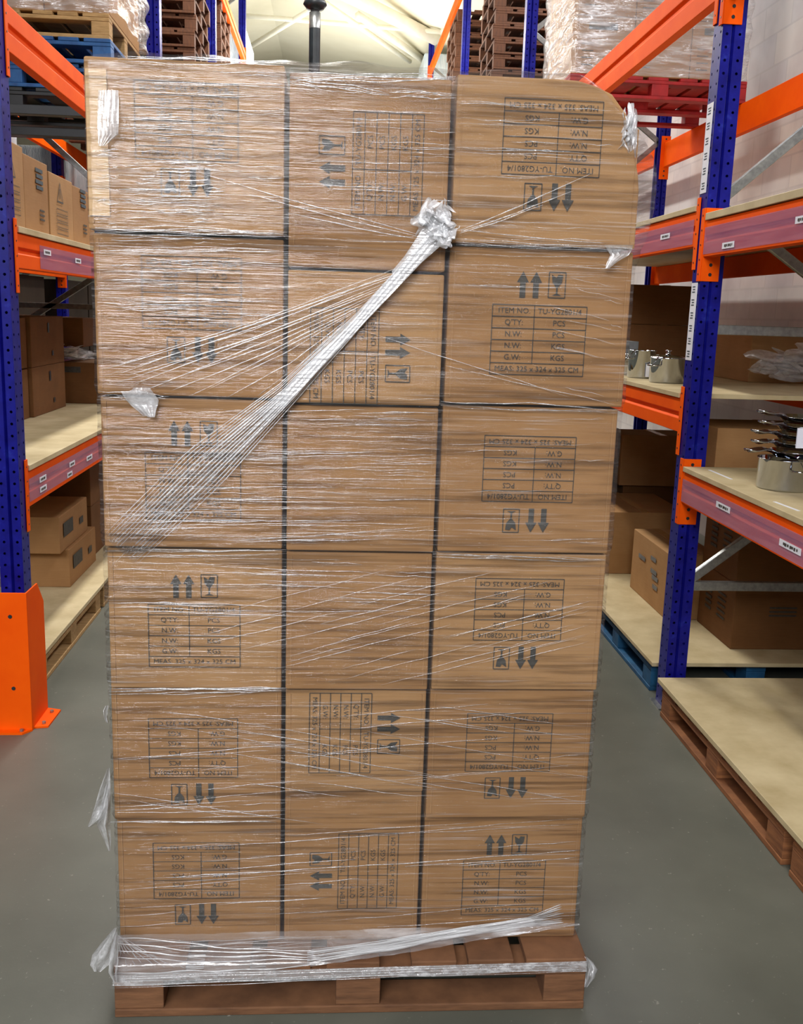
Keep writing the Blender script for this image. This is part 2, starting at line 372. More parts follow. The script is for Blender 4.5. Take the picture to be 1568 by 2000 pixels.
def holder(t, x, s, y0, y1, z0, z1, labs):
    a, b_ = sorted((x-s*.0045, x-s*.0035))
    o = MB().box(a, b_, y0, y1, z0, z1).build('label_holder', M['holder'], t); o['label'] = 'translucent pinkish plastic label holder strip'
    for (yc, zc, w_) in labs:
        a, b_ = sorted((x-s*.0062, x-s*.0052))
        l = MB().box(a, b_, yc-w_/2, yc+w_/2, zc-.012, zc+.012).build('price_label', M['white'], o)
        q_ = MB(); a, b_ = sorted((x-s*.0068, x-s*.0062))
        for k in range(7): u0 = yc-w_*.36+w_*.72*k/7; q_.box(a, b_, u0, u0+w_*(.055+.02*(k % 3)), zc-.004-.002*(k % 2), zc+.005)
        MARKS.append((q_, l))
def label_marks(name, par, x, s, yc, zc, w_, rows=1):
    pass
def text_on(par, s_, size, org, ux, uy, mat='ink', name='printed_text', off=0.0006):
    vs, fs = text_geo(s_, size); ux, uy = Vector(ux), Vector(uy); n = ux.cross(uy)
    b = MB(); b.add([Vector(org)+ux*p.x+uy*p.y+n*off for p in vs], fs); return b.build(name, M[mat], par)
# frames
YR = [4.25, 8.8, 13.35, 18.3]; YL = [4.18, 7.8, 11.25, 14.8]
oR = ['nearest on the right, with a white label strip down its face', 'second along the right rack, behind the plastic-wrapped load', 'third along the right rack, beside dark stacked pallets', 'farthest on the right rack']
oL = ['nearest on the left, standing behind the orange post guard', 'second along the left rack, left of the brown stacked pallets', 'third along the left rack, right of the brown stacked pallets', 'farthest on the left rack']
FR = [frame(XR, 1, y, 6.6, 'blue upright rack frame '+oR[i]) for i, y in enumerate(YR)]
FL = [frame(XL, -1, y, 6.6, 'blue upright rack frame '+oL[i]) for i, y in enumerate(YL)]
# right rack beams
b1 = beam(XR, 1, 4.25, 8.8, 1.428, .15, 'orange beam under the steel pots, bare, at right of the stack')
b2 = beam(XR, 1, 4.25, 8.8, 2.23, .145, 'orange beam with one white label, beyond the labelled upright at head height')
b3 = beam(XR, 1, 4.25, 8.8, 3.27, .20, 'large orange beam running behind the top right corner of the stack')
b4 = beam(XR, 1, .85, 4.25, 1.117, .14, 'orange beam below the frying pans shelf, front right, with long label strip')
b5 = beam(XR, 1, .85, 4.25, 2.18, .145, 'orange beam with pink label strip at right edge, in front of the labelled upright')
b6 = beam(XR, 1, .85, 4.25, 3.20, .15, 'orange beam whose bracket shows at the top of the labelled upright')
for (a, b_, zt, h, tx) in ((4.25, 8.8, 1.428, .15, 'rear orange beam behind the steel pots'), (4.25, 8.8, 2.23, .145, 'dark rear orange beam under the head-height shelf beyond the labelled upright'),
                          (4.25, 8.8, 3.27, .20, 'rear orange beam right of the red pallet, against the white wall'), (.85, 4.25, 1.117, .14, 'rear orange beam of the frying pan shelf'),
                          (.85, 4.25, 2.18, .145, 'rear orange beam under the near upper right shelf')):
    beam(XR+DEP, 1, a, b_, zt, h, tx, rear=True, grp='rear orange rack beams')
beam(XR, 1, 8.8, 13.35, 3.27, .15, 'orange beam far along the right rack under the dark stacked pallets')
beam(XR+DEP, 1, 8.8, 13.35, 3.27, .15, 'rear orange beam under the dark stacked pallets', rear=True, grp='rear orange rack beams')
beam(XR, 1, 13.35, 18.3, 5.95, .15, 'orange beam slanting down left of the right-hand dark pallet stack')
holder(b2, XR, 1, 4.33, 8.6, 2.095, 2.20, [(4.70, 2.155, .13)])
holder(b5, XR, 1, .95, 4.19, 2.045, 2.155, [(3.92, 2.066, .12), (3.3, 2.11, .1)])
holder(b4, XR, 1, .95, 4.19, .985, 1.085, [(3.72, 1.05, .14), (3.13, 1.03, .16)])
# left rack beams
l1 = beam(XL, -1, 4.18, 7.8, 1.050, .155, 'orange beam with label strip at elbow height beside the left of the stack')
l2 = beam(XL, -1, 4.18, 7.8, 2.035, .14, 'orange beam with label strip under the warning-triangle cartons')
l3 = beam(XL, -1, 4.18, 7.8, 2.90, .175, 'large orange beam slanting across the top left corner')
for (zt, h, tx) in ((1.05, .155, 'rear orange beam of the lower left shelf'), (2.035, .14, 'rear orange beam behind the warning-triangle cartons'), (2.90, .175, 'rear orange beam under the blue pallets')):
    beam(XL-DEP, -1, 4.18, 7.8, zt, h, tx, rear=True, grp='rear orange rack beams')
beam(XL, -1, 7.8, 11.25, 3.25, .15, 'orange beam under the brown stacked pallets on the left rack')
beam(XL-DEP, -1, 7.8, 11.25, 3.25, .15, 'rear orange beam under the brown stacked pallets on the left', rear=True, grp='rear orange rack beams')
beam(XL, -1, 11.25, 14.8, 5.25, .15, 'orange beam slanting down right of the brown stacked pallets')
holder(l1, XL, -1, 4.25, 7.6, .915, 1.015, [(4.45, .985, .1), (4.45, .94, .1), (4.95, .975, .1), (4.9, .93, .09), (5.3, .955, .12)])
holder(l2, XL, -1, 4.55, 7.6, 1.905, 2.005, [(4.66, 1.98, .11), (5.2, 1.97, .11)])
for q_, l in MARKS:
    me_ = q_.build('printed_marks', M['ink'], l)
    me_.parent = l.parent
# white label strip on the near right post
for (z0, z1, w_) in ((2.30, 2.66, .068), (1.60, 1.93, .07)):
    o = MB().box(XR-.0035, XR-.002, 4.25-w_/2+.008, 4.25+w_/2+.008, z0, z1).build('label_strip', M['white'], FR[0]); o['label'] = 'long white label strip stuck on the blue post'
    n = 6
    for k in range(n):
        zz = z0+(z1-z0)*(k+.5)/n
        b = MB()
        for j in range(3): b.box(XR-.0042, XR-.0037, 4.25-.012+.008, 4.25+.02+.008-.006*(j % 2), zz-.014+j*.011, zz-.009+j*.011)
        b.build('printed_lines', M['blue_ink'], o)
# shelf decks
def deck(x0, x1, y0, y1, z0, z1, label):
    return tag(MB().box(x0, x1, y0, y1, z0, z1).build('shelf_board', M['ply'], bevel=.002, org=((x0+x1)/2, (y0+y1)/2, z0)), label, 'shelf board', 'chipboard shelf boards')
deck(XR-.01, XR+DEP, .95, 4.185, 1.118, 1.140, 'chipboard shelf board holding the frying pans, front right')
deck(XR-.01, XR+DEP, .95, 4.185, 2.183, 2.212, 'chipboard shelf board at upper right edge, in front of the labelled upright')
deck(XR-.01, XR+DEP, 4.32, 8.73, 1.430, 1.452, 'pale chipboard shelf board holding the shiny steel pots')
deck(XR-.01, XR+DEP, 4.32, 8.73, 2.232, 2.256, 'empty chipboard shelf board above the steel pots')
deck(XL-DEP, XL+.01, 4.25, 7.73, 1.052, 1.076, 'chipboard shelf board on the lower left beam, half empty')
deck(XL-DEP, XL+.01, 4.25, 7.73, 2.037, 2.062, 'chipboard shelf board under the warning-triangle cartons')
# ------------------------------------------------------------------ post guard
gx = -1.232
t = thing('post_guard', 'bright orange steel post guard bolted to the floor at the left edge', 'post guard', (-1.35, 4.0, 0))
b = MB()
b.box(-1.56, gx, 3.938, 3.944, 0, .60)
b.build('front_plate', M['orange'], t, bevel=.0015)
b = MB(); b.prism([(3.942, 0), (4.17, 0), (4.17, .50), (4.09, .60), (3.942, .60)], 'X', gx-.006, gx)
b.build('side_plate', M['orange'], t, bevel=.0015)
b = MB(); b.prism([(-1.56, 3.90), (gx-.03, 3.90), (gx, 3.94), (-1.56, 3.94)], 'Z', 0, .008); b.build('foot_flange', M['orange'], t)
b = MB(); b.prism([(gx, 3.965), (gx+.055, 3.975), (gx+.06, 4.15), (gx, 4.17)], 'Z', 0, .008); b.build('foot_flange', M['orange'], t)
for (x, z) in ((-1.30, .50), (-1.30, .19), (-1.49, .50), (-1.49, .19)):
    MB().tube([(x, 3.9375, z), (x, 3.935, z)], .008, 12).build('bolt_hole', M['dark'], t)
for (x, y) in ((gx+.03, 4.0), (gx+.03, 4.12), (-1.27, 3.92), (-1.46, 3.92)):
    MB().lathe([(0, .018), (.008, .018), (.008, .008)], (x, y, 0), 6).build('anchor_bolt', M['steel'], t)
# ------------------------------------------------------------------ pallets
def pallet(x, y, z, w_, d_, along, mat, label, group=None, mats=None, seed=0):
    """along='X': deck board ends face -Y (the stringer board runs along X)."""
    rnd = random.Random(seed)
    t = thing('pallet', label, 'pallet', (x, y, z), group)
    def Bx(u0, u1, v0, v1, z0, z1, nm):
        b = MB()
        if along == 'X': b.box(x+u0, x+u1, y+v0, y+v1, z+z0, z+z1)
        else: b.box(x+v0, x+v1, y+u0, y+u1, z+z0, z+z1)
        b.build(nm, M[mat], t, bevel=.003)
    W2, D2 = w_/2, d_/2
    cuts = [(-.600, -.422), (-.378, -.262), (-.224, -.110), (-.070, .065), (.146, .262), (.292, .410), (.442, .600)]
    for (a, c) in cuts:
        Bx(a*w_/1.2, c*w_/1.2, -D2+rnd.uniform(0, .004), D2-rnd.uniform(0, .004), .123, .145, 'deck_board')
    for v in (-D2, -.05, D2-.10): Bx(-W2, W2, v+.002, v+.10, .1005, .1225, 'stringer_board')
    for v in (-D2, -.05, D2-.10):
        for (a, c) in ((-.6, -.478), (-.045, .068), (.492, .6)):
            Bx(a*w_/1.2, c*w_/1.2, v+.003, v+.098, .0225, .1, 'block')
    for v in (-D2, -.05, D2-.10): Bx(-W2, W2, v, v+.10, 0, .022, 'base_board')
    return t
# main pallet
PX, PY = .0775, 2.2133
mp = pallet(PX, PY+.5, 0, 1.2, 1.0, 'X', 'wood', 'brown wooden pallet carrying the tall shrink-wrapped carton stack', seed=3)
# right near floor pallets with board
pallet(2.01, 3.50, 0, 1.24, 1.0, 'Y', 'woodr', 'worn brown wooden pallet under the empty board, lower right', 'brown floor pallets at lower right', seed=5)
pallet(2.01, 2.20, 0, 1.24, 1.0, 'Y', 'woodr', 'brown wooden pallet cut by the right edge, nearer than the other', 'brown floor pallets at lower right', seed=6)
deck(1.50, 2.60, 1.55, 4.16, .1455, .168, 'empty chipboard board laid over the brown pallets, lower right')
# blue pallet, far bay
pallet(2.08, 5.02, 0, 1.2, 1.05, 'Y', 'bluepal', 'blue painted pallet on the floor under cartons, right of the stack', seed=8)
pallet(2.08, 6.45, 0, 1.2, 1.05, 'Y', 'bluepal', 'blue painted pallet on the floor, farther along under the right rack', seed=9)
deck(1.54, 2.63, 4.36, 7.1, .1455, .165, 'pale board on the blue floor pallets holding cartons')
# left floor pallets
pallet(-1.86, 5.02, 0, 1.2, 1.05, 'Y', 'woodl', 'pale wooden floor pallet under the left rack, behind the post guard', seed=10)
pallet(-1.86, 6.30, 0, 1.2, 1.05, 'Y', 'woodl', 'pale wooden floor pallet, second along under the left rack', seed=11)
deck(-2.4, -1.32, 4.38, 6.95, .1455, .168, 'grubby board on the left floor pallets')
# ------------------------------------------------------------------ cartons
TXT_L = ['ITEM NO.', "Q'TY:", 'N.W:', 'N.W:', 'G.W:']; TXT_R = ['TU-YG2801/4', 'PCS', 'PCS', 'KGS', 'KGS']
def bodybox(x0, x1, y0, y1, z0, z1, bulge=.002, seed=0, n=10, crush=None):
    rnd = random.Random(seed); ph = [rnd.uniform(0, 6.28) for _ in range(6)]
    bm = bmesh.new(); bmesh.ops.create_cube(bm, size=1)
    bmesh.ops.subdivide_edges(bm, edges=bm.edges[:], cuts=n, use_grid_fill=True)
    sx, sy, sz = x1-x0, y1-y0, z1-z0
    for v in bm.verts:
        u = v.co*2; e = 1-max(abs(u.x)**4*(abs(u.y) > .99) or 0, 0)
        if abs(abs(u.y)-1) < 1e-4:
            k = (1-u.x**2)*(1-u.z**2); v.co.y += math.copysign(1, u.y)*(bulge*k+.0012*math.sin(3*u.x+ph[0])*math.sin(4*u.z+ph[1])*k)/sy
        if abs(abs(u.x)-1) < 1e-4:
            k = (1-u.y**2)*(1-u.z**2); v.co.x += math.copysign(1, u.x)*bulge*.3*k/sx
        v.co = Vector((x0+(v.co.x+.5)*sx, y0+(v.co.y+.5)*sy, z0+(v.co.z+.5)*sz))
        if crush: crush(v.co)
    me = [v.co.copy() for v in bm.verts]; bm.verts.index_update(); fs = [tuple(q.index for q in f.verts) for f in bm.faces]; bm.free()
    b = MB(); b.add(me, fs); return b
def print_block(par, cx, cz, yf, rot, k=1.0, table=True, marks=True, faint=False):
    """printed table (k scales it) with two arrows and a goblet sign above; on a face at y=yf looking to -Y"""
    c, s = math.cos(rot), math.sin(rot); nn = [0]
    def P(u, v, o=0): return Vector((cx+(u*c-v*s)*k, yf-.0006-o, cz+(u*s+v*c)*k))
    def q(b, u0, u1, v0, v1, o=0): b.add([P(u0, v0, o), P(u1, v0, o), P(u1, v1, o), P(u0, v1, o)], [(0, 1, 2, 3)])
    if table:
        b = MB(); w2, h2 = .108, .078; rows = 6; hh = 2*h2/rows; L = .0009
        for i in range(rows+1): q(b, -w2, w2, h2-i*hh-L, h2-i*hh+L)
        for uu in (-w2, w2): q(b, uu-L, uu+L, -h2, h2)
        q(b, -.012-L, -.012+L, -h2+hh, h2)
        for i in range(5):
            zc = h2-(i+.5)*hh
            for tx, uc in ((TXT_L[i], -.058), (TXT_R[i], .046)):
                vs, fs = text_geo(tx, .0175); b.add([P(p.x+uc, p.y+zc) for p in vs], fs)
        vs, fs = text_geo('MEAS: 325 x 324 x 325 CM', .0165); b.add([P(p.x*1.05, p.y-h2+.5*hh) for p in vs], fs)
        b.build('printed_table', M['ink'], par)
    if marks:
        for ua in (-.042, -.012):
            b = MB(); z0 = .094
            b.add([P(ua-.0065, z0), P(ua+.0065, z0), P(ua+.0065, z0+.034), P(ua+.0135, z0+.034), P(ua, z0+.058), P(ua-.0135, z0+.034), P(ua-.0065, z0+.034)], [(0, 1, 2, 3, 4, 5, 6)])
            b.build('arrow_mark', M['ink'], par)
        b = MB(); u0, u1, z0, z1 = .017, .055, .096, .152; L = .0011; um = (u0+u1)/2
        q(b, u0, u1, z0-L, z0+L); q(b, u0, u1, z1-L, z1+L); q(b, u0-L, u0+L, z0, z1); q(b, u1-L, u1+L, z0, z1)
        b.add([P(um-.013, z1-.005), P(um-.002, z1-.012), P(um+.002, z1-.005), P(um+.013, z1-.006), P(um+.011, z1-.022), P(um+.002, z1-.033), P(um+.002, z0+.009), P(um+.011, z0+.005), P(um-.011, z0+.005), P(um-.002, z0+.009), P(um-.002, z1-.033), P(um-.011, z1-.022)], [(0, 1, 2, 3, 4, 5, 6, 7, 8, 9, 10, 11)])
        b.build('fragile_mark', M['ink'], par)
SX0 = .0722-.596; Y0 = 2.3205; SY = .0132; HR = .3543; LEAN = -.0432; SW = 1.1923
XA, XB = SX0+.4152, SX0+.7728
def yfront(z): return Y0+LEAN*(z)
def rowz(k): return .145+HR*k
# row step: each row sits a little nearer the camera than the one below it
def front_of(z0, z1): return Y0+LEAN*((z0+z1)/2)
mid_z = [.145, .573, .852, 1.205, 1.554, 1.853, 2.287]
rn = ['bottom row', 'second row up', 'third row up', 'third row from the top', 'second row from the top', 'top row']
DEPTH = .86
#  column L, M, R: (orientation, table centre px)
PR = {('L', 5): ('U', 365, 238), ('M', 5): ('CCW', 757, 322), ('R', 5): ('U', 1078, 270), ('L', 4): ('U', 375, 573), ('M', 4): ('CW', 672, 696), ('R', 4): ('N', 1050, 665),
      ('L', 3): ('N', 378, 950), ('R', 3): ('U', 1032, 916), ('L', 2): ('N', 380, 1241), ('R', 2): ('U', 1012, 1190), ('L', 1): ('U', 378, 1460), ('M', 1): ('CW', 664, 1431),
      ('R', 1): ('U', 993, 1449), ('L', 0): ('U', 384, 1699), ('M', 0): ('CCW', 718, 1700), ('R', 0): ('N', 982, 1732)}
ROT = {'U': math.pi, 'N': 0, 'CCW': R90, 'CW': -R90}
words = {'U': 'with upside-down print', 'N': 'with up arrows', 'CCW': 'with left-pointing arrows', 'CW': 'with right-pointing arrows', None: 'with blank front'}
def crush_tr(p):
    # crushed top right corner of the top row
    dx = p.x-.50; dz = p.z-2.10
    if dx > 0: p.z -= max(0, dz)/.17*(dx/.17)**1.7*.075
    if p.x > .60 and p.z > 2.06: p.x -= .055*((p.z-2.06)/.21)*min(1, (p.x-.60)/.06)
colname = {'L': 'left column', 'M': 'middle column', 'R': 'right column'}
for col, xa, xb in (('L', SX0, XA-.006), ('M', XA+.004, XB-.006), ('R', XB+.004, SX0+SW)):
    for k in range(6):
        z0, z1 = (mid_z[k], mid_z[k+1]) if col == 'M' else (rowz(k), rowz(k+1))
        if col == 'M' and k == 5: z1 = 2.262
        yf = front_of(z0, z1) if not (col == 'M' and k >= 4) else front_of(rowz(4), rowz(5)); rs = random.Random(k*3+ord(col))
        jx = rs.uniform(-.004, .004)
        x0, x1 = xa+jx*(col == 'L'), xb+jx*(col == 'R')
        if col == 'L': x0 += {0: .0, 1: .0, 2: .004, 3: .002, 4: -.002, 5: -.004}[k]
        cr = crush_tr if (col, k) == ('R', 5) else None
        pr = PR.get((col, k)); lab = 'cardboard carton %s, %s, %s of wrapped stack' % (words[pr[0] if pr else None], rn[k], colname[col])
        b = bodybox(x0, x1, yf, yf+DEPTH, z0+.0015, z1-.0045, seed=k*7+ord(col), crush=cr)
        yaw = 0
        o = b.build('carton', M['carton' if (k+ord(col)) % 3 else 'carton2'], bevel=.004, smooth=False, org=((x0+x1)/2, yf+DEPTH/2, z0))
        tag(o, lab, 'carton', 'cartons of the wrapped stack')
        if pr:
            P0 = U(pr[1], pr[2], 'Y', yf)
            print_block(o, P0.x, P0.z, yf-.0035, ROT[pr[0]], 1.0 if pr[0] in 'UN' else .98)
        # folded edge of board seen as a pale line just inside each vertical edge
        b = MB()
        for xx in (x0+.012, x1-.012): b.box(xx-.0012, xx+.0012, yf-.0022, yf+.001, z0+.015, z1-(.10 if cr and xx > x0+.1 else .015))
        b.build('edge_crease', M['carton2'], o)
        if col == 'L' and k == 5:
            MB().box(x0+.004, x0+.047, yf-.0050, yf-.0025, z0+.03, z1-.03).build('edge_strip', M['pale_board'], o)
# ------------------------------------------------------------------ stretch wrap
def F(px, py, off=.012):   # photograph point on the film in front of the cartons (follows the row steps)
    y = Y0+LEAN*1.1
    for _ in range(4):
        p = U(px, py, 'Y', y-off); k = max(0, min(5, int((p.z-.145)/HR))); y = front_of(rowz(k), rowz(k+1))
    return U(px, py, 'Y', y-off)
sw = thing('stretch_wrap', 'clear plastic stretch film wound around the tall carton stack and its pallet', 'stretch film', (PX, PY+.4, .1))
def hsh(a, b_, c=0): return math.sin(a*12.9898+b_*78.233+c*37.7)*43758.5453 % 1
def section(z):
    """closed outline of the film at height z"""
    kz = max(0, min(5.999, (z-.145)/HR)); k = int(kz); fr = kz-k
    yk = front_of(rowz(k), rowz(k+1))
    if k < 5 and fr > .93: yk += (front_of(rowz(k+1), rowz(k+2))-yk)*(fr-.93)/.07
    pin = .004*math.exp(-((min(fr, 1-fr))/.03)**2) if z > .2 else 0
    yk += pin
    xl, xr = SX0-.009+pin, SX0+SW+.008-pin
    if z > 1.88:
        # film bulges out past the top right carton then rounds over its crushed corner
        u = (z-1.88)/.39; xr += .030*math.sin(min(1, u*1.15)*math.pi)**1.0 if u < .87 else 0
        if z > 2.06: xr -= .13*((z-2.06)/.21)**2.0
    zz = z
    yb = Y0+DEPTH+.01
    return xl, xr, yk-.0075, yb
def sleeve():
    b = MB(); nz = 230; nf = 130; rows_ = []
    for i in range(nz+1):
        z = .155+(2.262-.155)*i/nz; xl, xr, yf, yb = section(z); r = .014; ring = []
        for j in range(nf+1):
            u = j/nf; x = xl+r+(xr-xl-2*r)*u
            wv = .0016*math.sin(z*190+3*math.sin(x*5+z*11))*math.sin(x*7+z*31)+.0010*math.sin(z*333+x*9+2*math.sin(x*13))
            ring.append((x, yf-abs(wv)*.9, z+.0))
        for a in range(1, 5):
            q = a/5*R90; ring.append((xr-r+r*math.sin(q), yf+r-r*math.cos(q), z))
        for a in range(12):
            y = yf+r+(yb-yf-2*r)*a/11; ring.append((xr+.002*math.sin(z*60+y*20), y, z))
        for a in range(14): ring.append((xr-r-(xr-xl-2*r)*a/13, yb, z))
        for a in range(12):
            y = yb-r-(yb-yf-2*r)*a/11; ring.append((xl-.002*math.sin(z*60+y*20), y, z))
        for a in range(1, 5):
            q = a/5*R90; ring.append((xl+r-r*math.cos(q), yf+r-r*math.sin(q), z))
        rows_.append(ring)
    # top edge folds over onto the lids
    lid = []
    for (fx, dz) in ((.02, .018), (.06, .022), (.12, .016)):
        ring = []
        xl, xr, yf, yb = section(2.262); cx, cy = (xl+xr)/2, (yf+yb)/2
        for (x, y, z) in rows_[-1-0][:len(rows_[0])]:
            nx = x+(cx-x)*fx*1.2; ny = y+(cy-y)*fx*2.2
            drop = 0
            if nx > .5: drop = ((nx-.5)/.17)**1.7*.05
            gap = .02*math.exp(-((nx-.08)/.14)**2)
            ring.append((nx, ny, z+dz-drop+.003*math.sin(nx*40)+.003*math.sin(nx*17+1)))
        lid.append(ring)
    rows_ += lid
    n = len(rows_[0]); vs = [p for r_ in rows_ for p in r_]
    fs = [(i*n+j, i*n+(j+1) % n, (i+1)*n+(j+1) % n, (i+1)*n+j) for i in range(len(rows_)-1) for j in range(n)]
    b.add(vs, fs); return b.build('film_sheet', M['film'], sw, smooth=True)
sleeve()
# fine creases pulled into the film: (photo area, slope, count, length)
cre = MB(); rc = random.Random(11)
def strand(P, r, mb, wob=.0015, n=14, ph=None):
    ph = rc.uniform(0, 6) if ph is None else ph; out = []; rr = []
    P = [Vector(p) for p in P]
    for i in range(n+1):
        t = i/n; q = t*(len(P)-1); a = min(int(q), len(P)-2); p = P[a].lerp(P[a+1], q-a)
        out.append(p+Vector((0, 0, wob*math.sin(ph+t*9)+wob*.5*math.sin(ph*3+t*23)))); rr.append(r*(.25+.75*math.sin(math.pi*min(1, max(.02, t)))**.6)*(1+.3*math.sin(ph+t*31)))
    mb.tube(out, rr, 5, .6)
def creases(x0, x1, y0, y1, slope, n, l0, l1, r0, r1, mb):
    for _ in range(n):
        L = rc.uniform(l0, l1); xa = rc.uniform(x0-L*.3, x1-L*.3); xa = max(xa, x0); xe = min(xa+L, x1)
        y = rc.uniform(y0, y1); sl = slope+rc.uniform(-.02, .02)
        nseg = max(2, int((xe-xa)/60)); pts = [F(xa+(xe-xa)*i/nseg, y+sl*(xe-xa)*i/nseg, .0095) for i in range(nseg+1)]
        strand(pts, rc.uniform(r0, r1), mb, .0012, n=max(6, int((xe-xa)/22)))
creases(232, 560, 140, 440, .025, 46, 60, 330, .0004, .0011, cre)
creases(232, 420, 300, 430, .0, 16, 60, 180, .0007, .0014, cre)
creases(232, 440, 180, 440, .0, 44, 30, 150, .0005, .0012, cre)
creases(200, 420, 460, 640, .0, 34, 40, 170, .0005, .0012, cre)
creases(186, 232, 290, 440, .0, 26, 20, 44, .0004, .0009, cre)
creases(565, 890, 150, 500, .03, 30, 80, 320, .0004, .0010, cre)
creases(890, 1200, 190, 470, .04, 24, 80, 300, .0004, .0010, cre)
creases(195, 560, 455, 640, .015, 26, 80, 360, .0004, .0012, cre)
creases(570, 860, 540, 780, .03, 12, 80, 280, .0004, .0008, cre)
creases(875, 1225, 490, 560, .03, 8, 150, 340, .0004, .0008, cre)
creases(1080, 1215, 540, 760, .22, 10, 60, 130, .0004, .0007, cre)
creases(205, 860, 800, 1060, .0, 90, 60, 360, .0004, .0009, cre)
creases(865, 1180, 800, 1070, -.02, 12, 80, 300, .0003, .0007, cre)
creases(212, 850, 1085, 1200, .02, 30, 80, 360, .0004, .0010, cre)
creases(400, 1150, 1180, 1345, -.26, 26, 140, 420, .0004, .0008, cre)
creases(212, 1150, 1360, 1600, .16, 24, 140, 420, .0004, .0009, cre)
creases(215, 1140, 1360, 1580, -.08, 14, 120, 400, .0004, .0008, cre)
creases(225, 1130, 1620, 1815, -.07, 28, 120, 460, .0004, .0011, cre)
creases(225, 560, 1570, 1600, -.03, 6, 200, 320, .0006, .0010, cre)
# bunched film along the row seams at both edges
for (x0, y0, x1, y1, n_) in ((186, 448, 560, 456, 7), (890, 472, 1240, 488, 7), (192, 770, 330, 776, 4), (205, 1080, 560, 1078, 5), (860, 790, 1212, 803, 3), (845, 1080, 1183, 1092, 4), (212, 1352, 560, 1346, 6), (215, 1608, 540, 1606, 3), (230, 118, 560, 126, 4), (566, 150, 890, 152, 6), (565, 160, 760, 185, 4), (760, 185, 890, 190, 3)):
    for _ in range(n_):
        dy = rc.uniform(-7, 7); strand([F(x0, y0+dy, .011), F((x0+x1)/2, (y0+y1)/2+dy+rc.uniform(-3, 3), .011), F(x1, y1+dy*.5, .011)], rc.uniform(.0006, .0014), cre, .002)
o = cre.build('film_crease', M['crease'], sw, smooth=True); tag(o, kind='stuff')
# gathered rope from the knot down to the left edge
rope = MB()
K = (852, 452)
for i in range(15):
    u = i/14; e = (208+u*60, 1040+u*62)
    sp = (u-.5)
    mids = [(700+sp*16, 625+sp*18), (560+sp*30, 768+sp*34), (400+sp*64, 912+sp*66)]
    pts = [F(K[0]+sp*12, K[1]+sp*6, .024)]+[F(a, c_, .021) for a, c_ in mids]+[F(e[0], e[1], .012)]
    strand(pts, rc.uniform(.0014, .0026) if 3 < i < 12 else .0011, rope, .0006, n=34)
# flat web of film between the strands
def web(edgeA, edgeB, off, n=26, m_=8, mb=None):
    A = [F(x, y, off) for x, y in edgeA]; B = [F(x, y, off) for x, y in edgeB]; vs = []
    def at(L, t): q = t*(len(L)-1); a = min(int(q), len(L)-2); return L[a].lerp(L[a+1], q-a)
    for i in range(n+1):
        a, b_ = at(A, i/n), at(B, i/n)
        for j in range(m_+1): vs.append(a.lerp(b_, j/m_)+Vector((0, -.0035*abs(math.sin(j*1.9+i*.3)), 0)))
    mb.add(vs, [(i*(m_+1)+j, i*(m_+1)+j+1, (i+1)*(m_+1)+j+1, (i+1)*(m_+1)+j) for i in range(n) for j in range(m_)])
web([(846, 444), (694, 622), (550, 764), (500, 806)], [(868, 466), (706, 636), (568, 780), (528, 826)], .022, mb=rope)
web([(836, 430), (790, 500), (765, 530)], [(872, 470), (815, 520), (770, 545)], .024, n=8, m_=5, mb=rope)
rope.build('gathered_film_rope', M['filmw'], sw, smooth=True)
wb = MB(); web([(512, 800), (375, 905), (206, 1050)], [(528, 826), (420, 945), (262, 1100)], .020, mb=wb)
wb.build('film_web', M['film'], sw, smooth=True)
fan = MB()
for i in range(15):
    u = i/14
    s0 = (800-u*130, 515+u*118); e = (205+u*260, 728+u*128) if i < 9 else (250+u*230, 735+u*90)
    e = (200+u*u*330, 722+u*62+10*math.sin(i*2.1))
    mid_ = ((s0[0]+e[0])/2, (s0[1]+e[1])/2+8+6*math.sin(i*1.7))
    strand([F(*s0, .02), F(*mid_, .017), F(*e, .011)], rc.uniform(.0007, .0018), fan, .0008, n=24)
for (a, b_) in (((835, 462), (380, 335)), ((833, 466), (470, 375)), ((832, 470), (562, 415)), ((900, 450), (1155, 338)), ((900, 453), (1120, 372)), ((898, 456), (1060, 400)), ((900, 448), (1180, 475))):
    strand([F(*a, .014), F((a[0]+b_[0])/2, (a[1]+b_[1])/2+3, .012), F(*b_, .0095)], .0012, fan, .0006, n=20)
for (a, b_) in (((205, 1075), (850, 1028)), ((215, 1110), (380, 930)), ((690, 640), (1110, 775)), ((870, 715), (1200, 790))):
    strand([F(*a, .0095), F(*b_, .0095)], .0008, fan, .001, n=22)
fan.build('fanned_film_strand', M['crease'], sw, smooth=True)
def crumple(c, sx, sy, sz, seed, name='film_knot', n=15, par=sw, mat='crumple', org=None):
    """a handful of scrunched film: several folded sheets"""
    rnd = random.Random(seed); b = MB(); c = Vector(c)
    for s_ in range(5):
        ph = [rnd.uniform(0, 6.3) for _ in range(8)]; ax = Matrix.Rotation(rnd.uniform(-1, 1), 3, 'X') @ Matrix.Rotation(rnd.uniform(-1.2, 1.2), 3, 'Y') @ Matrix.Rotation(rnd.uniform(-.8, .8), 3, 'Z')
        vs = []
        for i in range(n+1):
            for j in range(n+1):
                u, v = i/n*2-1, j/n*2-1
                rad = .75+.25*math.sin(3*math.atan2(v, u)+ph[6])
                p = Vector((u*rad, .45*math.sin(4.2*u+ph[0])*math.cos(3.6*v+ph[1])+.3*math.sin(8*v+ph[2]+3*u), v*rad+.2*math.sin(5*u+ph[3])))
                p = ax @ p; vs.append(c+Vector((p.x*sx, p.y*sy, p.z*sz)))
        b.add(vs, [(i*(n+1)+j, i*(n+1)+j+1, (i+1)*(n+1)+j+1, (i+1)*(n+1)+j) for i in range(n) for j in range(n)])
    return b.build(name, M[mat], par, smooth=True)
crumple(F(850, 430, .034), .042, .022, .036, 5)
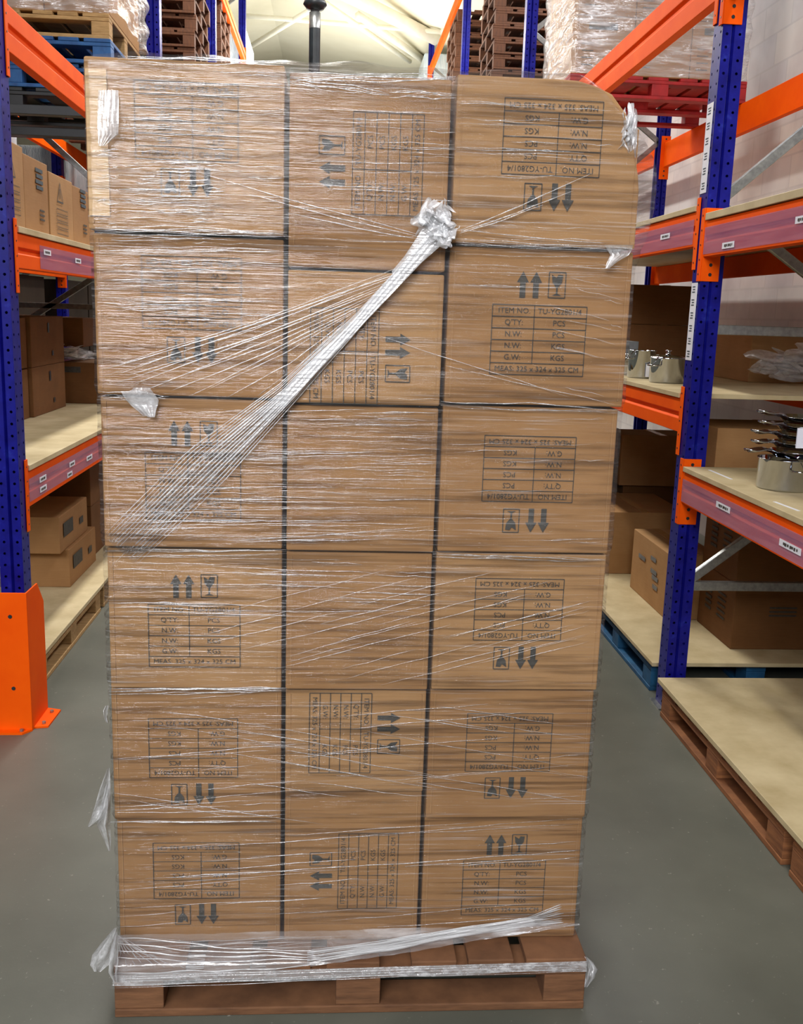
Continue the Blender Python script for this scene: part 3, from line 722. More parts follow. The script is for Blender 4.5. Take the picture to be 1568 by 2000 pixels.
crumple(F(866, 458, .034), .028, .018, .026, 6)
def flap(pts, name, seed, n=14, off=.014):
    """a torn flap of film: pts = outline rows of (left px, right px, y px)"""
    rnd = random.Random(seed); b = MB(); vs = []
    for i, (xa, xb, y) in enumerate(pts):
        for j in range(n+1):
            u = j/n; p = F(xa+(xb-xa)*u, y, off+.006*abs(math.sin(u*13+i*.8+seed))+.003*i*(1-abs(2*u-1))); vs.append(p)
    b.add(vs, [(i*(n+1)+j, i*(n+1)+j+1, (i+1)*(n+1)+j+1, (i+1)*(n+1)+j) for i in range(len(pts)-1) for j in range(n)])
    return b.build(name, M['crumple'], sw, smooth=True)
flap([(236, 286, 764), (240, 304, 772), (247, 310, 782), (256, 308, 792), (268, 304, 802), (280, 303, 812)], 'film_flap', 2)
flap([(262, 292, 757), (250, 300, 768), (244, 308, 780), (262, 306, 795), (290, 302, 815)], 'film_flap', 4, off=.02)
flap([(1180, 1236, 478), (1186, 1234, 488), (1192, 1228, 498), (1185, 1205, 512), (1182, 1190, 524)], 'film_flap', 6)
crumple(U(1226, 262, 'Y', Y0-.085), .016, .03, .05, 8, 'film_corner_fold')
flap([(192, 231, 176), (191, 232, 200), (190, 232, 235), (191, 231, 262), (192, 206, 285)], 'film_flap', 9)
# loose tails hanging off the left and right corners
def tail(pts, wds, name, seed, yb, n=10):
    b = MB(); vs = []
    for i, ((x, y), w_) in enumerate(zip(pts, wds)):
        for j in range(n+1):
            u = j/n-.5; p = U(x+u*w_, y, 'Y', yb+.02*math.sin(u*9+i*.9+seed)+.008*math.sin(u*21+i)); vs.append(p)
    b.add(vs, [(i*(n+1)+j, i*(n+1)+j+1, (i+1)*(n+1)+j+1, (i+1)*(n+1)+j) for i in range(len(pts)-1) for j in range(n)])
    b.build(name, M['crumple'], sw, smooth=True)
yt = Y0+.03
tail([(212, 1500), (206, 1540), (200, 1575), (190, 1600), (174, 1615)], [4, 22, 30, 26, 6], 'film_tail', 1, yt)
tail([(212, 1530), (206, 1575), (202, 1612), (210, 1640), (214, 1662)], [6, 20, 26, 14, 4], 'film_tail', 2, yt+.01)
tail([(226, 1812), (214, 1838), (202, 1865), (194, 1885), (190, 1898)], [6, 26, 44, 36, 12], 'film_tail', 3, PY+.03)
tail([(228, 1820), (224, 1850), (222, 1880), (220, 1900), (226, 1918)], [6, 14, 18, 16, 8], 'film_tail', 4, PY-.004)
tail([(1142, 1868), (1150, 1880), (1156, 1893), (1152, 1910), (1144, 1928)], [6, 18, 22, 18, 6], 'film_tail', 5, PY+.02)
tail([(209, 1378), (206, 1388), (207, 1402), (210, 1412)], [6, 9, 8, 4], 'film_tail', 7, yt)
# skirt of film over the pallet deck, its hem rising to the right
b = MB(); n = 90; mrow = 12; vs = []
for i in range(n+1):
    u = i/n; px_ = 224+u*(1132-224)
    top = F(px_, 1828-u*22, .008); z_hem = 1902-u*20 if u < .12 else (1902-.12*20)-(u-.12)/.88*112
    hemp = U(px_, min(z_hem, 1905), 'Y', PY-.006)
    edge = Vector((hemp.x, PY-.006, .152))
    full = u < .42
    for j in range(mrow+1):
        v = j/mrow
        if u < .5:
            p = top.lerp(edge, v/.6) if v < .6 else edge.lerp(Vector((hemp.x, PY-.008, max(.10, .152-.05*(1-u/.5)))), (v-.6)/.4)
        else:
            k_ = max(0.03, 1-(u-.5)/.5*1.0); p = top.lerp(top.lerp(edge, k_), v)
        p = Vector(p)+Vector((0, 0, .002*abs(math.sin(u*60+v*5))+.0015*math.sin(u*23+v*9)))
        vs.append(p)
b.add(vs, [(i*(mrow+1)+j, i*(mrow+1)+j+1, (i+1)*(mrow+1)+j+1, (i+1)*(mrow+1)+j) for i in range(n) for j in range(mrow)])
b.build('film_skirt', M['skirt'], sw, smooth=True)
hem = MB()
for i in range(9):
    sp = (i-4)/4; Q = lambda x, y, yy: U(x, y, 'Y', yy)
    strand([Q(600, 1868+sp*12, PY-.012), Q(760, 1846+sp*10, PY+.015), Q(900, 1820+sp*7, PY+.05), Q(1030, 1800+sp*8, PY+.085), Q(1122, 1778+sp*22, PY+.097)], rc.uniform(.002, .0042), hem, .001, n=36)
for i in range(6):
    sp = i/5; strand([Q(222, 1830+i*14, PY+.04-.04*sp), Q(420, 1848+i*10, PY+.03-.035*sp), Q(640, 1862+i*4, PY-.004)], rc.uniform(.001, .0024), hem, .003, n=30)
for i in range(9):
    u = i/8; strand([F(228, 1826, .01), U(236+u*60, 1862+3*math.sin(i), 'Y', PY+.05), U(228+u*150, 1888, 'Y', PY-.004)], .0012, hem, .002, n=16)
for i in range(12):
    ya = 1835+i*5; strand([U(240+rc.uniform(0, 60), ya, 'Y', PY+.09-.085*i/11), U(430, ya+2, 'Y', PY+.09-.085*i/11), U(560+rc.uniform(0, 160), ya-8, 'Y', PY+.088-.085*i/11)], rc.uniform(.0006, .0014), hem, .003, n=26)
hem.build('bunched_film_hem', M['filmw'], sw, smooth=True)
band = MB()
for (ya, yb_, r) in ((1908, 1880, .0010), (1912, 1884, .0016), (1919, 1889, .0010), (1924, 1893, .0022), (1929, 1897, .0009)):
    strand([U(218, ya, 'Y', PY-.01), U(500, ya-8, 'Y', PY-.01), U(800, (ya*.4+yb_*.6)-3, 'Y', PY-.01), U(1148, yb_, 'Y', PY-.01)], r, band, .0012, n=40)
b2_ = MB(); vs = []
for i in range(61):
    u = i/60; vs.append(U(220+u*926, 1904-u*27, 'Y', PY-.007)); vs.append(U(220+u*926, 1926-u*30+2*math.sin(u*20), 'Y', PY-.012))
band.add(vs, [(2*i, 2*i+1, 2*i+3, 2*i+2) for i in range(60)])
band.build('film_band', M['crease'], sw, smooth=True)
# ------------------------------------------------------------------ shelf cartons
def carton(x0, x1, y0, y1, z0, z1, label, group=None, mat='carton', seed=0, tape=True):
    b = bodybox(x0, x1, y0, y1, z0+.0005, z1-.001, .003, seed, 4)
    o = b.build('carton', M[mat], bevel=.004, org=((x0+x1)/2, (y0+y1)/2, z0)); tag(o, label, 'carton', group)
    if tape:
        xc = (x0+x1)/2; MB().box(xc-.024, xc+.024, y0-.0036, y1+.0036, z1-.0008, z1+.0006).build('tape_strip', M['tape'], o)
    return o
def quad_on(o, pts, name, mat='ink'):
    b = MB(); b.add(pts, [tuple(range(len(pts)))]); return b.build(name, M[mat], o)
def tri_mark(o, x, s, yc, zc, r):
    """warning triangle outline with a bar, on an aisle face (normal s*X)"""
    b = MB(); xx = x+s*.0045
    A = [(yc-r, zc-r*.8), (yc+r, zc-r*.8), (yc, zc+r)]; c0 = (yc, zc-r*.2); B = [(c0[0]+(a-c0[0])*.78, c0[1]+(b_-c0[1])*.78) for a, b_ in A]
    vs = [(xx, a, z) for a, z in A]+[(xx, a, z) for a, z in B]; b.add(vs, [(0, 1, 4, 3), (1, 2, 5, 4), (2, 0, 3, 5)])
    b.add([(xx, yc-r*.07, zc-r*.45), (xx, yc+r*.07, zc-r*.45), (xx, yc+r*.1, zc+r*.4), (xx, yc-r*.1, zc+r*.4)], [(0, 1, 2, 3)])
    return b.build('warning_triangle', M['ink'], o)
def boxrows(o, x, s, yc, zt, w_, n, mat='ink'):
    b = MB(); xx = x+s*.0045; L = .0014
    for i in range(n):
        z = zt-i*.032; 
        for (a, c_, d_, e_) in ((-w_/2, w_/2, z-L, z+L), (-w_/2, w_/2, z-.022-L, z-.022+L), (-w_/2-L, -w_/2+L, z-.022, z), (w_/2-L, w_/2+L, z-.022, z)):
            b.add([(xx, yc+a, d_), (xx, yc+c_, d_), (xx, yc+c_, e_), (xx, yc+a, e_)], [(0, 1, 2, 3)])
    b.build('printed_table', M[mat], o)
zb = 2.062; xm = -1.36
g = 'cartons on the upper left shelf'
c1 = carton(-1.80, xm, 4.25+.06, 4.575, zb, 2.415, 'carton with warning triangle, leftmost on the upper left shelf', g, 'carton2', 1)
c2 = carton(-1.80, xm-.003, 4.585, 4.955, zb, 2.395, 'carton with dark blue print between two warning-triangle cartons, upper left', g, 'carton', 2)
c3 = carton(-1.80, xm, 4.965, 5.39, zb, 2.37, 'carton with warning triangle nearer the stack, third on the upper left shelf', g, 'carton2', 3)
c4 = carton(-1.80, xm-.003, 5.40, 5.86, zb, 2.36, 'carton with blue print half hidden by the stack, upper left shelf', g, 'carton', 4)
tri_mark(c1, xm, 1, 4.40, 2.31, .05); boxrows(c1, xm, 1, 4.44, 2.24, .12, 4)
tri_mark(c3, xm, 1, 5.14, 2.285, .055); boxrows(c3, xm, 1, 5.17, 2.21, .2, 4)
for c_, yc in ((c2, 4.80), (c4, 5.6)):
    b = MB()
    for i in range(4): b.box(xm+.0005, xm+.002, yc-.05+.01*(i % 2), yc+.06, 2.34-i*.025, 2.356-i*.025)
    b.build('printed_block', M['blue_ink'], c_)
    b = MB()
    for i in range(3): b.box(xm+.0005, xm+.002, yc-.0, yc+.07, 2.17-i*.02, 2.178-i*.02)
    b.build('printed_text', M['ink'], c_)
# lower left shelf
g = 'cartons on the lower left shelf'
for (z0, z1, nm, sd) in ((1.076, 1.374, 'lower', 11), (1.374, 1.675, 'upper', 12)):
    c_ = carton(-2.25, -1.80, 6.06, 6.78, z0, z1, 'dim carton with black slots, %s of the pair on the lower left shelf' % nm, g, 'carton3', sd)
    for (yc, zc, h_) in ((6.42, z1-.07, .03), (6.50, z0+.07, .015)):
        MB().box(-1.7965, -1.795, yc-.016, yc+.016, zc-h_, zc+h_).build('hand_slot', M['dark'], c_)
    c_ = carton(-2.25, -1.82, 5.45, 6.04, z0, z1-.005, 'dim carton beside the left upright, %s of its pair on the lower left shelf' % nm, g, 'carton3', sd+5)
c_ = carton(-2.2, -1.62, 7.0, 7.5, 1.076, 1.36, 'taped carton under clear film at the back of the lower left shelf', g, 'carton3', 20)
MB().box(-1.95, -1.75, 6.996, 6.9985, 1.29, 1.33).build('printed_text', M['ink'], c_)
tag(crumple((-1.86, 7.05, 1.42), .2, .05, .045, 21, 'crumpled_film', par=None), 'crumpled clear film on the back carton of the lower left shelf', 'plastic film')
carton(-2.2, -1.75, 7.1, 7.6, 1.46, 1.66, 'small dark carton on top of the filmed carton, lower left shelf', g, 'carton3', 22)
bpy.data.objects.remove(bpy.data.objects['carton.%03d' % 0]) if False else None
# left floor
g = 'cartons on the left floor pallet'
for (x0, x1, y0, z0, z1, nm, sd) in ((-1.98, -1.481, 5.53, .168, .39, 'lower', 31), (-2.0, -1.50, 5.42, .39, .60, 'upper', 32)):
    c_ = carton(x0, x1, y0, y0+.62, z0, z1, 'brown carton with black printed square, %s one on the left floor pallet' % nm, g, 'carton', sd)
    MB().box(x1+.0045, x1+.0055, y0+.07, y0+.27, z1-.13, z1-.05).build('printed_block', M['ink'], c_)
    MB().box(x1+.0045, x1+.0055, y0+.42, y0+.50, z1-.13, z1-.09).build('printed_text', M['ink'], c_)
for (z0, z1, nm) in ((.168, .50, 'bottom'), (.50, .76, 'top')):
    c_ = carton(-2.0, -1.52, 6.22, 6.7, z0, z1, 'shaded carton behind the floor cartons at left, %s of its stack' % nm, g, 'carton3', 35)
# right floor, far bay
zf = .165
g = 'cartons on the blue pallets'
bc = carton(1.72, 2.27, 6.0, 6.7, zf, .57, 'large open-topped brown carton nearest the stack on the blue pallet', g, 'carton', 41)
sc_ = carton(1.83, 2.10, 5.04, 5.70, zf, .53, 'pale carton with grey print, in front on the blue pallet', g, 'carton2', 42)
for (zc, yc, ww) in ((.40, 5.50, .12), (.37, 5.28, .10), (.34, 5.25, .10), (.29, 5.24, .08), (.44, 5.30, .09)):
    MB().box(1.8245, 1.826, yc-ww/2, yc+ww/2, zc-.012, zc+.012).build('printed_text', M['grey'], sc_)
carton(2.06, 2.62, 6.74, 7.05, zf, .62, 'brown carton at the back of the blue pallet, below another', g, 'carton3', 43)
bk = carton(1.75, 2.2, 6.72, 7.08, zf, .72, 'brown carton tucked behind the large open-topped one', g, 'carton3', 44) if False else None
tl = carton(2.02, 2.6, 5.85+.86, 7.08, .62, .98, 'tall brown carton behind the labelled upright, on another carton', g, 'carton', 45)
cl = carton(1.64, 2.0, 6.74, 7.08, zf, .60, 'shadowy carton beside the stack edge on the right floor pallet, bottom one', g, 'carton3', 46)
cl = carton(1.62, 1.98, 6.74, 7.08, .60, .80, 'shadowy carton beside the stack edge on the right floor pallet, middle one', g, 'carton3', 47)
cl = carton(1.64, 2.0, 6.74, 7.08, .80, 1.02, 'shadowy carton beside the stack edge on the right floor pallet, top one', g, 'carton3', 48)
# printed cartons seen through the near frame
g = 'cartons behind the near right frame'
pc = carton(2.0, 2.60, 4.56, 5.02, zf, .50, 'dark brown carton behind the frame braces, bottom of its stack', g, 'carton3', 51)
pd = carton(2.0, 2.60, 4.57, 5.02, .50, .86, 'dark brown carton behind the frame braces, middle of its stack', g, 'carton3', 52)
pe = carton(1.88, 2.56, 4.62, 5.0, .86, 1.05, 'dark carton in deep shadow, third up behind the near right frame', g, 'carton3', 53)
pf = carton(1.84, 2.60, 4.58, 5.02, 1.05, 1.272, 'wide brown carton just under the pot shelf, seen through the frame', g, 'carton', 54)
for c_, z0, z1 in ((pc, zf, .50), (pd, .50, .86)):
    b = MB()
    for i in range(3): b.box(2.30-.12, 2.30+.02, 4.5545, 4.556, z1-.12-i*.02, z1-.112-i*.02)
    b.build('printed_text', M['ink'], c_)
    b = MB()
    for i in range(5): b.box(1.9945, 1.996, 4.66, 4.76, z0+.12+i*.03, z0+.13+i*.03)
    b.build('printed_text', M['ink'], c_); b = MB()
    for i in range(5): b.box(1.9945, 1.996, 4.84, 4.92, z0+.12+i*.03, z0+.135+i*.03)
    b.build('printed_text', M['ink'], c_)
carton(2.68, 3.05, 4.60, 5.0, zf+.0, .50, 'brown carton at the right edge behind the braces, on the floor', g, 'carton3', 56) if False else None
# far low shelf: cartons and wrapped sheets at the back, pots in front
zs = 1.452
g = 'cartons on the pot shelf'
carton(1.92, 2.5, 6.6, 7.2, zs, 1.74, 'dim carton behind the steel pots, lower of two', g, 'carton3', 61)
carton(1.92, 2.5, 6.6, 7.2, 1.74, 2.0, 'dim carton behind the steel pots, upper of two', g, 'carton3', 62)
ws = carton(2.25, 2.82, 5.25, 6.2, zs, 1.72, 'pale carton under clear plastic at the back of the pot shelf', g, 'carton2', 63)
cc = tag(crumple((2.42, 5.05, 1.56), .24, .06, .075, 64, 'plastic_sheet', par=None), 'loose clear plastic sheet draped before the pale carton on the pot shelf', 'plastic film')
def pot(name, label, x, y, z, r, h, lid=True, handle_dir=(-1, 0), cat='pot', group='steel pots on the right shelf'):
    t = thing(name, label, cat, (x, y, z), group)
    MB().lathe([(0, .001), (r*.96, .001), (r, .008), (r, h-.004), (r+.004, h), (r+.004, h+.002), (r-.002, h), (r-.003, .012), (0, .010)], (x, y, z), 48).build('body', M['polished'], t, smooth=True)
    if lid: MB().lathe([(r+.003, h+.0025), (r+.003, h+.006), (r*.6, h+.014), (.014, h+.018), (.010, h+.03), (.018, h+.04), (0, h+.043)], (x, y, z), 40).build('lid', M['polished'], t, smooth=True)
    d = Vector((handle_dir[0], handle_dir[1], 0)).normalized(); n_ = Vector((-d.y, d.x, 0)); c0 = Vector((x, y, z+h*.72))
    for s in (1, -1):
        pts = [c0+s*d*(r-.001)+n_*.03, c0+s*d*(r+.03)+n_*.028, c0+s*d*(r+.042)+n_*.01, c0+s*d*(r+.042)-n_*.01, c0+s*d*(r+.03)-n_*.028, c0+s*d*(r-.001)-n_*.03]
        MB().tube(pts, .0045, 8).build('handle', M['polished'], t, smooth=True)
    return t
p1 = pot('steel_pot', 'shiny lidded steel pot standing against the labelled upright', 1.72, 5.03, zs, .088, .125, True, (-1, -.6))
p2 = pot('steel_pot', 'open steel pot with a white label, left of the lidded pot', 1.70, 5.40, zs, .075, .15, False, (1, .3))
MB().prism([(1.655, 0), (1.72, 0), (1.72, .09), (1.655, .09)], 'Y', 5.318, 5.321) 
b = MB(); b.box(1.70, 1.745, 5.316, 5.3185, zs+.01, zs+.08); b.build('white_label', M['white'], p2)
p3 = pot('steel_pot', 'wide steel pan standing behind the lidded pot', 1.78, 5.66, zs, .11, .12, False, (1, 0))
gb = MB().box(1.62, 1.80, 5.80, 6.0, zs, zs+.19).build('grey_box', M['grey'], bevel=.003, org=(1.71, 5.9, zs)); tag(gb, 'dark grey box at the stack edge, left of the steel pots', 'box')
# frying pans pile, near shelf
zn = 1.140
bx_, by_ = 1.735, 3.66
pot('steel_saucepan', 'steel pot at the base of the frying pan pile, right edge', bx_+.02, by_, zn, .105, .118, False, (0, 1), 'pot', 'cookware on the near right shelf')
pot('steel_saucepan', 'second steel pot cut off by the right edge beside the pan pile', bx_+.235, by_-.05, zn, .10, .105, False, (0, 1), 'pot', 'cookware on the near right shelf')
ordn = ['bottom', 'second from the bottom', 'middle', 'second from the top', 'top']
for i in range(5):
    z0 = zn+.126+i*.033; ang = [2.75, 3.0, 2.85, 3.1, 2.9][i]; xx, yy = bx_+.045+.006*i, by_-.01
    t = thing('frying_pan', 'steel frying pan with upturned open handle, %s of the pile' % ordn[i], 'frying pan', (xx, yy, z0), 'frying pans piled at the right edge')
    prof = [(0, 0), (.075, 0), (.098, .022), (.101, .024), (.098, .025), (.073, .004), (0, .003)]
    MB().lathe(prof, (xx, yy, z0), 40).build('pan', M['polished'], t, smooth=True)
    d = Vector((math.cos(ang+.35), math.sin(ang+.35)*.5-.3, 0)).normalized(); n_ = Vector((-d.y, d.x, 0)); c0 = Vector((xx, yy, z0+.02))
    L = .125; up = .022+.004*i; hw = .024
    c1_ = c0+d*.095; path = []
    for q_ in range(9):
        u = q_/8; path.append((c1_+d*L*u+Vector((0, 0, up*u**1.6+.010*math.sin(u*math.pi*1.5))), hw*(.55+.6*math.sin(u*2.4)*.8)))
    rim = [p-n_*w_ for p, w_ in path]+[path[-1][0]+d*.016]+[p+n_*w_ for p, w_ in path[::-1]]
    MB().tube(rim, .0042, 8).build('handle', M['polished'], t, smooth=True)
    b = MB(); vs = []
    for p, w_ in path: vs += [p-n_*w_, p-Vector((0, 0, .010)), p+n_*w_]
    b.add(vs, [(3*q_+r_, 3*q_+r_+1, 3*q_+r_+4, 3*q_+r_+3) for q_ in range(8) for r_ in range(2)])
    o = b.build('handle_grip', M['brown_enamel'], t, smooth=True); o['label'] = 'dark brown handle inlay'; sd_ = o.modifiers.new('s', 'SOLIDIFY'); sd_.thickness = .004
cd = MB().box(bx_-.015, bx_+.16, by_-.135, by_-.128, zn+.175, zn+.25, None).build('price_card', M['card'], bevel=.001, org=(bx_+.07, by_-.13, zn+.175))
cd['label'] = 'blank pale card leaning on the pan pile'; 
tag(cd, 'blank pale lilac card resting against the frying pan pile', 'card')
# strips of tape left on the near shelf board
for i, (x0, y0, x1, y1) in enumerate(((1385, 918, 1428, 936), (1512, 980, 1560, 998))):
    A, B = U(x0, y0, 'Z', zn), U(x1, y1, 'Z', zn); d = (B-A).normalized(); n_ = Vector((-d.y, d.x, 0))*.006
    b = MB(); b.add([A-n_, B-n_, B+n_, A+n_]+[p+Vector((0, 0, .0008)) for p in (A-n_, B-n_, B+n_, A+n_)], [(3, 2, 1, 0), (4, 5, 6, 7), (0, 1, 5, 4), (1, 2, 6, 5), (2, 3, 7, 6), (3, 0, 4, 7)])
    tag(b.build('paper_strip', M['white'], org=A), ['short white paper strip on the pan shelf, left one', 'longer white paper strip on the pan shelf, right one'][i], 'paper strip', 'paper strips on the pan shelf')
# ------------------------------------------------------------------ upper loads
def wrapped(x0, x1, y0, y1, z0, z1, label, mat='loadfilm', amp=.008, seed=1):
    b = MB(); nz = 40; rings = []
    for i in range(nz+1):
        z = z0+(z1-z0)*i/nz; ring = []
        per = [(x0+(x1-x0)*j/40, y0) for j in range(40)]+[(x1, y0+(y1-y0)*j/30) for j in range(30)]+[(x1-(x1-x0)*j/40, y1) for j in range(40)]+[(x0, y1-(y1-y0)*j/30) for j in range(30)]
        for k, (x, y) in enumerate(per):
            nx = -1 if x == x0 else (1 if x == x1 else 0); ny = -1 if y == y0 else (1 if y == y1 else 0)
            a = amp*abs(math.sin(z*17+k*.35+seed+2*math.sin(k*.21)))+amp*.5*math.sin(z*41-k*.5)
            ring.append((x+nx*(a+.004), y+ny*(a+.004), z))
        rings.append(ring)
    n = len(rings[0]); b.add([p for r_ in rings for p in r_], [(i*n+j, i*n+(j+1) % n, (i+1)*n+(j+1) % n, (i+1)*n+j) for i in range(nz) for j in range(n)])
    return tag(b.build('load_wrap', M[mat], smooth=True, org=((x0+x1)/2, (y0+y1)/2, z0)), label, 'stretch film')
# right: red pallet
zt = 3.272
pallet(2.21, 7.62, zt, 1.25, 1.0, 'X', 'redpal', 'red painted pallet on the upper right rack beam', seed=20)
z0 = zt+.146
ri = 0
for r_ in range(3):
    for k, (xa, xb) in enumerate(((1.62, 2.02), (2.025, 2.425), (2.43, 2.80))):
        zz = z0+.38*r_
        c_ = carton(xa, xb, 7.15, 8.1, zz, zz+.378, 'dull pink-brown carton on the red pallet, %s layer, %s' % (['bottom', 'middle', 'top'][r_], ['left of the upper beam', 'middle column', 'right column'][k]), 'cartons on the red pallet', 'redcarton' if 'redcarton' in M else 'carton2', 70+r_*3+k)
        MB().box(xa+.08, xb-.12, 7.1455, 7.147, zz+.29, zz+.335).build('printed_banner', M['blue_ink'], c_)
        b = MB()
        for q_ in range(4): b.box(xa+.04, xa+.12, 7.1455, 7.147, zz+.06+q_*.045, zz+.068+q_*.045)
        b.build('printed_text', M['ink'], c_)
wrapped(1.60, 2.82, 7.13, 8.12, z0+.002, z0+1.16, 'clear film around the cartons on the red pallet, upper right')
# left: pallets and load
yl, xlp = 6.55, -2.0
zt = 2.903
pallet(xlp, yl+.5, zt, 1.2, 1.0, 'X', 'blackpal', 'black pallet at the bottom of the pile on the upper left beams', seed=21)
pallet(xlp, yl+.5, zt+.147, 1.2, 1.0, 'X', 'bluepal2', 'blue pallet directly on the black one, upper left', 'blue pallets at upper left', seed=22)
pallet(xlp, yl+.48, zt+.294, 1.22, 1.0, 'X', 'bluepal2', 'blue pallet below the pale wooden one, upper left', 'blue pallets at upper left', seed=23)
pallet(xlp, yl+.5, zt+.441, 1.2, 1.0, 'X', 'woodl', 'pale wooden pallet under the wrapped load, upper left', seed=24)
z0 = zt+.441+.146
for r_ in range(2):
    for k in range(3):
        xa = -2.58+k*.395
        carton(xa, xa+.39, yl+.03, yl+.95, z0+r_*.36, z0+.358+r_*.36, 'pale brown carton under film at top left, %s layer, %s' % (['lower', 'upper'][r_], ['left end', 'middle', 'right end'][k]), 'wrapped cartons at top left', 'carton2', 90+r_*3+k)
wrapped(-2.6, -1.36, yl+.01, yl+.97, z0+.002, z0+.73, 'thick crumpled clear film around the cartons at top left', seed=5, amp=.016)
for i, (yy, tx) in enumerate(((5.9, 'black crossbar between the beams at upper left, nearer one'), (6.62, 'black crossbar between the beams at upper left, under the black pallet'))):
    tag(MB().box(XL-DEP+.05, XL-.05, yy, yy+.06, 2.78, 2.83).build('support_bar', M['blackpal'], bevel=.003, org=(-1.95, yy, 2.78)), tx, 'support bar', 'black pallet support bars')
# stacks of empty pallets
ords = ['bottom', 'second', 'third', 'fourth', 'fifth', 'sixth', 'seventh', 'eighth', 'ninth', 'tenth']
sp1 = pallet(-1.93, 10.45, 3.252, 1.2, 1.0, 'X', 'woodd', 'dark brown empty pallet, bottom of the left rack stack', 'empty pallets on the left rack', seed=30)
for k in range(1, 10): dup(sp1, (random.uniform(-.02, .02), random.uniform(-.02, .02), .1465*k), 'dark brown empty pallet, %s from the bottom of the left rack stack' % ords[k])
sp2 = pallet(2.2, 11.4, 3.272, 1.2, 1.0, 'X', 'woodd', 'dark brown empty pallet, bottom of the right rack stack', 'empty pallets on the right rack', seed=31)
ords += ['eleventh', 'twelfth', 'thirteenth', 'fourteenth', 'fifteenth']
for k in range(1, 14): dup(sp2, (random.uniform(-.02, .02), random.uniform(-.02, .02), .1465*k), 'dark brown empty pallet, %s from the bottom of the right rack stack' % ords[k])
sp3 = pallet(-1.93, 12.4, 3.252, 1.2, 1.0, 'X', 'woodd', 'dark brown empty pallet, bottom of the farther left stack', 'empty pallets of the farther left stack', seed=32)
sp4 = pallet(2.15, 14.6, 3.272, 1.2, 1.0, 'X', 'woodd', 'dark brown empty pallet, bottom of the farther right stack', 'empty pallets of the farther right stack', seed=33)
ords += ['sixteenth', 'seventeenth', 'eighteenth', 'nineteenth', 'twentieth', 'twenty-first', 'twenty-second']
for k in range(1, 13): dup(sp3, (random.uniform(-.02, .02), random.uniform(-.02, .02), .1465*k), 'dark brown empty pallet, %s from the bottom of the farther left stack' % ords[k])
for k in range(1, 17): dup(sp4, (random.uniform(-.02, .02), random.uniform(-.02, .02), .1465*k), 'dark brown empty pallet, %s from the bottom of the farther right stack' % ords[k])
# pale wrapped loads farther along, standing on upper beams
def bag(x0, x1, y0, y1, z0, z1, label, grp='far pale wrapped loads'):
    b = bodybox(x0, x1, y0, y1, z0, z1, .03, int(y0*10), 10); o = b.build('wrapped_load', M['whitesack'], bevel=.03, smooth=True, org=((x0+x1)/2, (y0+y1)/2, z0)); return tag(o, label, 'wrapped load', grp)
beam(XL, -1, 11.25, 14.8, 3.25, .15, 'orange beam under the far pale wrapped loads on the left rack')
beam(XL-DEP, -1, 11.25, 14.8, 3.25, .15, 'rear orange beam under the far pale wrapped loads on the left rack', rear=True, grp='rear orange rack beams')
beam(XR, 1, 13.35, 18.3, 3.27, .15, 'orange beam under the far pale wrapped loads on the right rack')
beam(XR+DEP, 1, 13.35, 18.3, 3.27, .15, 'rear orange beam under the far pale wrapped loads on the right rack', rear=True, grp='rear orange rack beams')
beam(XL, -1, 14.8, 18.6, 3.25, .15, 'orange beam under the farthest pale loads on the left rack', pb=False)
beam(XL-DEP, -1, 14.8, 18.6, 3.25, .15, 'rear orange beam under the farthest pale loads on the left rack', pb=False, rear=True, grp='rear orange rack beams')
beam(XR, 1, 18.3, 22.6, 3.27, .15, 'orange beam under the farthest pale loads on the right rack', pb=False)
beam(XR+DEP, 1, 18.3, 22.6, 3.27, .15, 'rear orange beam under the farthest pale loads on the right rack', pb=False, rear=True, grp='rear orange rack beams')
bag(-2.5, -1.30, 15.0, 16.2, 3.25, 5.6, 'pale wrapped load just past the farthest left upright')
bag(-2.5, -1.22, 16.6, 18.2, 3.25, 5.3, 'pale wrapped load farthest along the left rack')
bag(1.5, 2.7, 18.6, 19.8, 3.27, 6.3, 'pale wrapped load just past the farthest right upright')
bag(1.42, 2.7, 20.2, 22.0, 3.27, 6.0, 'pale wrapped load farthest along the right rack')
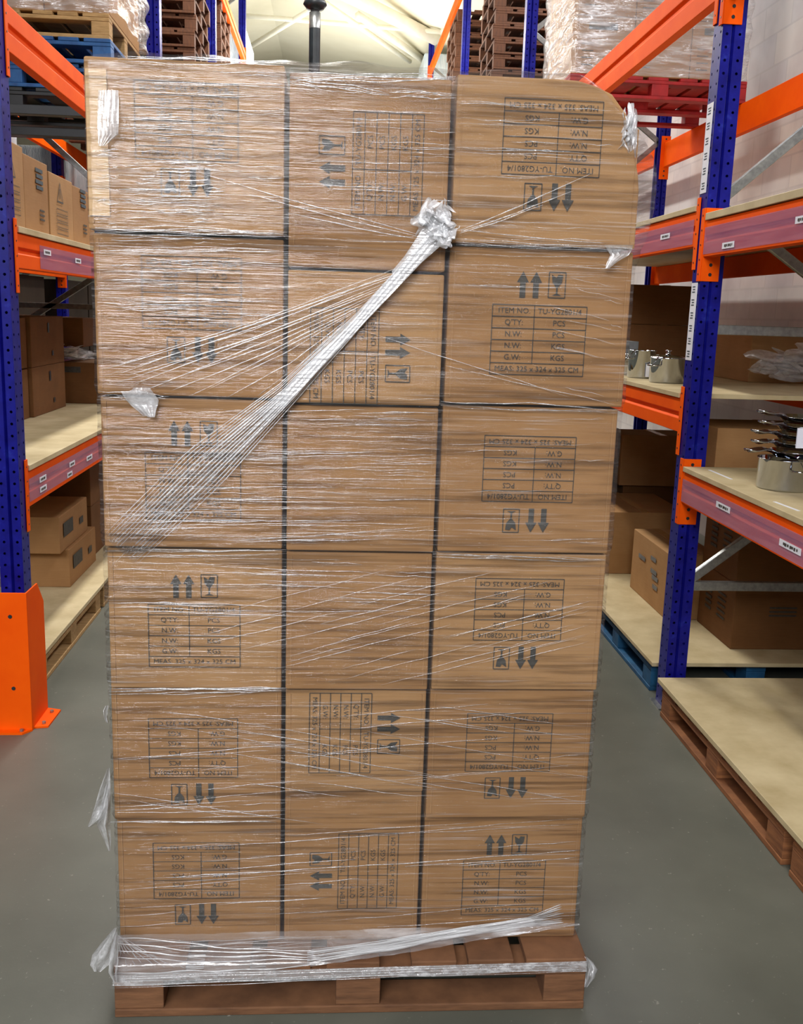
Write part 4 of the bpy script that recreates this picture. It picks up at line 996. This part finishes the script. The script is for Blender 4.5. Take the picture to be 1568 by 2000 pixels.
# next aisle seen through the left rack
FX = frame(-2.75, -1, 7.0, 5.0, 'blue upright frame of the next aisle, glimpsed through the upper left rack')
beam(-2.75, -1, 7.0, 10.55, 2.95, .15, 'orange beam of the next aisle seen above the warning-triangle cartons')
beam(-2.75, -1, 3.6, 7.0, 2.75, .15, 'orange beam of the next aisle, nearer one, seen above the left cartons', pa=False)
bag(-3.9, -2.8, 8.0, 9.3, 2.955, 3.6, 'white wrapped load in the next aisle behind the upper left rack')
beam(-2.75, -1, 7.0, 10.55, 2.15, .14, 'orange beam of the next aisle behind the warning-triangle cartons')
bag(-3.9, -2.8, 7.2, 8.2, 2.152, 2.6, 'white wrapped load in the next aisle, seen over the warning-triangle cartons')
bag(-3.9, -2.8, 8.7, 9.9, 2.152, 2.62, 'white wrapped load in the next aisle close to the stack edge')
beam(-2.75, -1, 3.6, 7.0, .95, .14, 'dark beam of the next aisle behind the lower left shelf, nearer', pa=False)
beam(-2.75, -1, 7.0, 10.55, .95, .14, 'dark beam of the next aisle behind the lower left shelf, farther')
frame(-2.75, -1, 10.55, 5.0, 'farther blue upright frame of the next aisle, seen under the black pallet at left')
beam(-2.75, -1, 10.55, 14.2, .95, .14, 'dark beam of the next aisle behind the lower left shelf, farthest', pb=False)
beam(-2.75, -1, 10.55, 14.2, 2.95, .14, 'farther orange beam of the next aisle, seen over the warning-triangle cartons', pb=False)
beam(-2.75, -1, 10.55, 14.2, 3.62, .15, 'upper farther orange beam of the next aisle, seen under the black pallet', pb=False)
bag(-3.9, -2.82, 11.0, 12.6, 2.955, 3.36, 'white wrapped load of the next aisle close to the top left of the stack')
for i_, (ya_, yb_) in enumerate(((5.0, 5.9), (5.95, 6.9), (7.1, 8.0), (8.05, 9.0), (9.05, 10.0), (10.75, 11.7), (11.75, 12.7))):  # added cartons, coloured dark to blacken the gaps behind the left rack
    carton(-3.8, -2.82, ya_, yb_, .952, 2.0, 'shade-dark filler carton in next aisle behind lower left shelf, %s from near end' % ['first', 'second', 'third', 'fourth', 'fifth', 'sixth', 'seventh', 'eighth'][i_], 'dark filler cartons in the next aisle', 'dcarton', 200+i_)
    carton(-3.8, -2.82, ya_, yb_, .0, .80, 'shade-dark filler floor carton in next aisle, %s from near end' % ['first', 'second', 'third', 'fourth', 'fifth', 'sixth', 'seventh', 'eighth'][i_], 'dark filler floor cartons in the next aisle', 'dcarton', 210+i_)
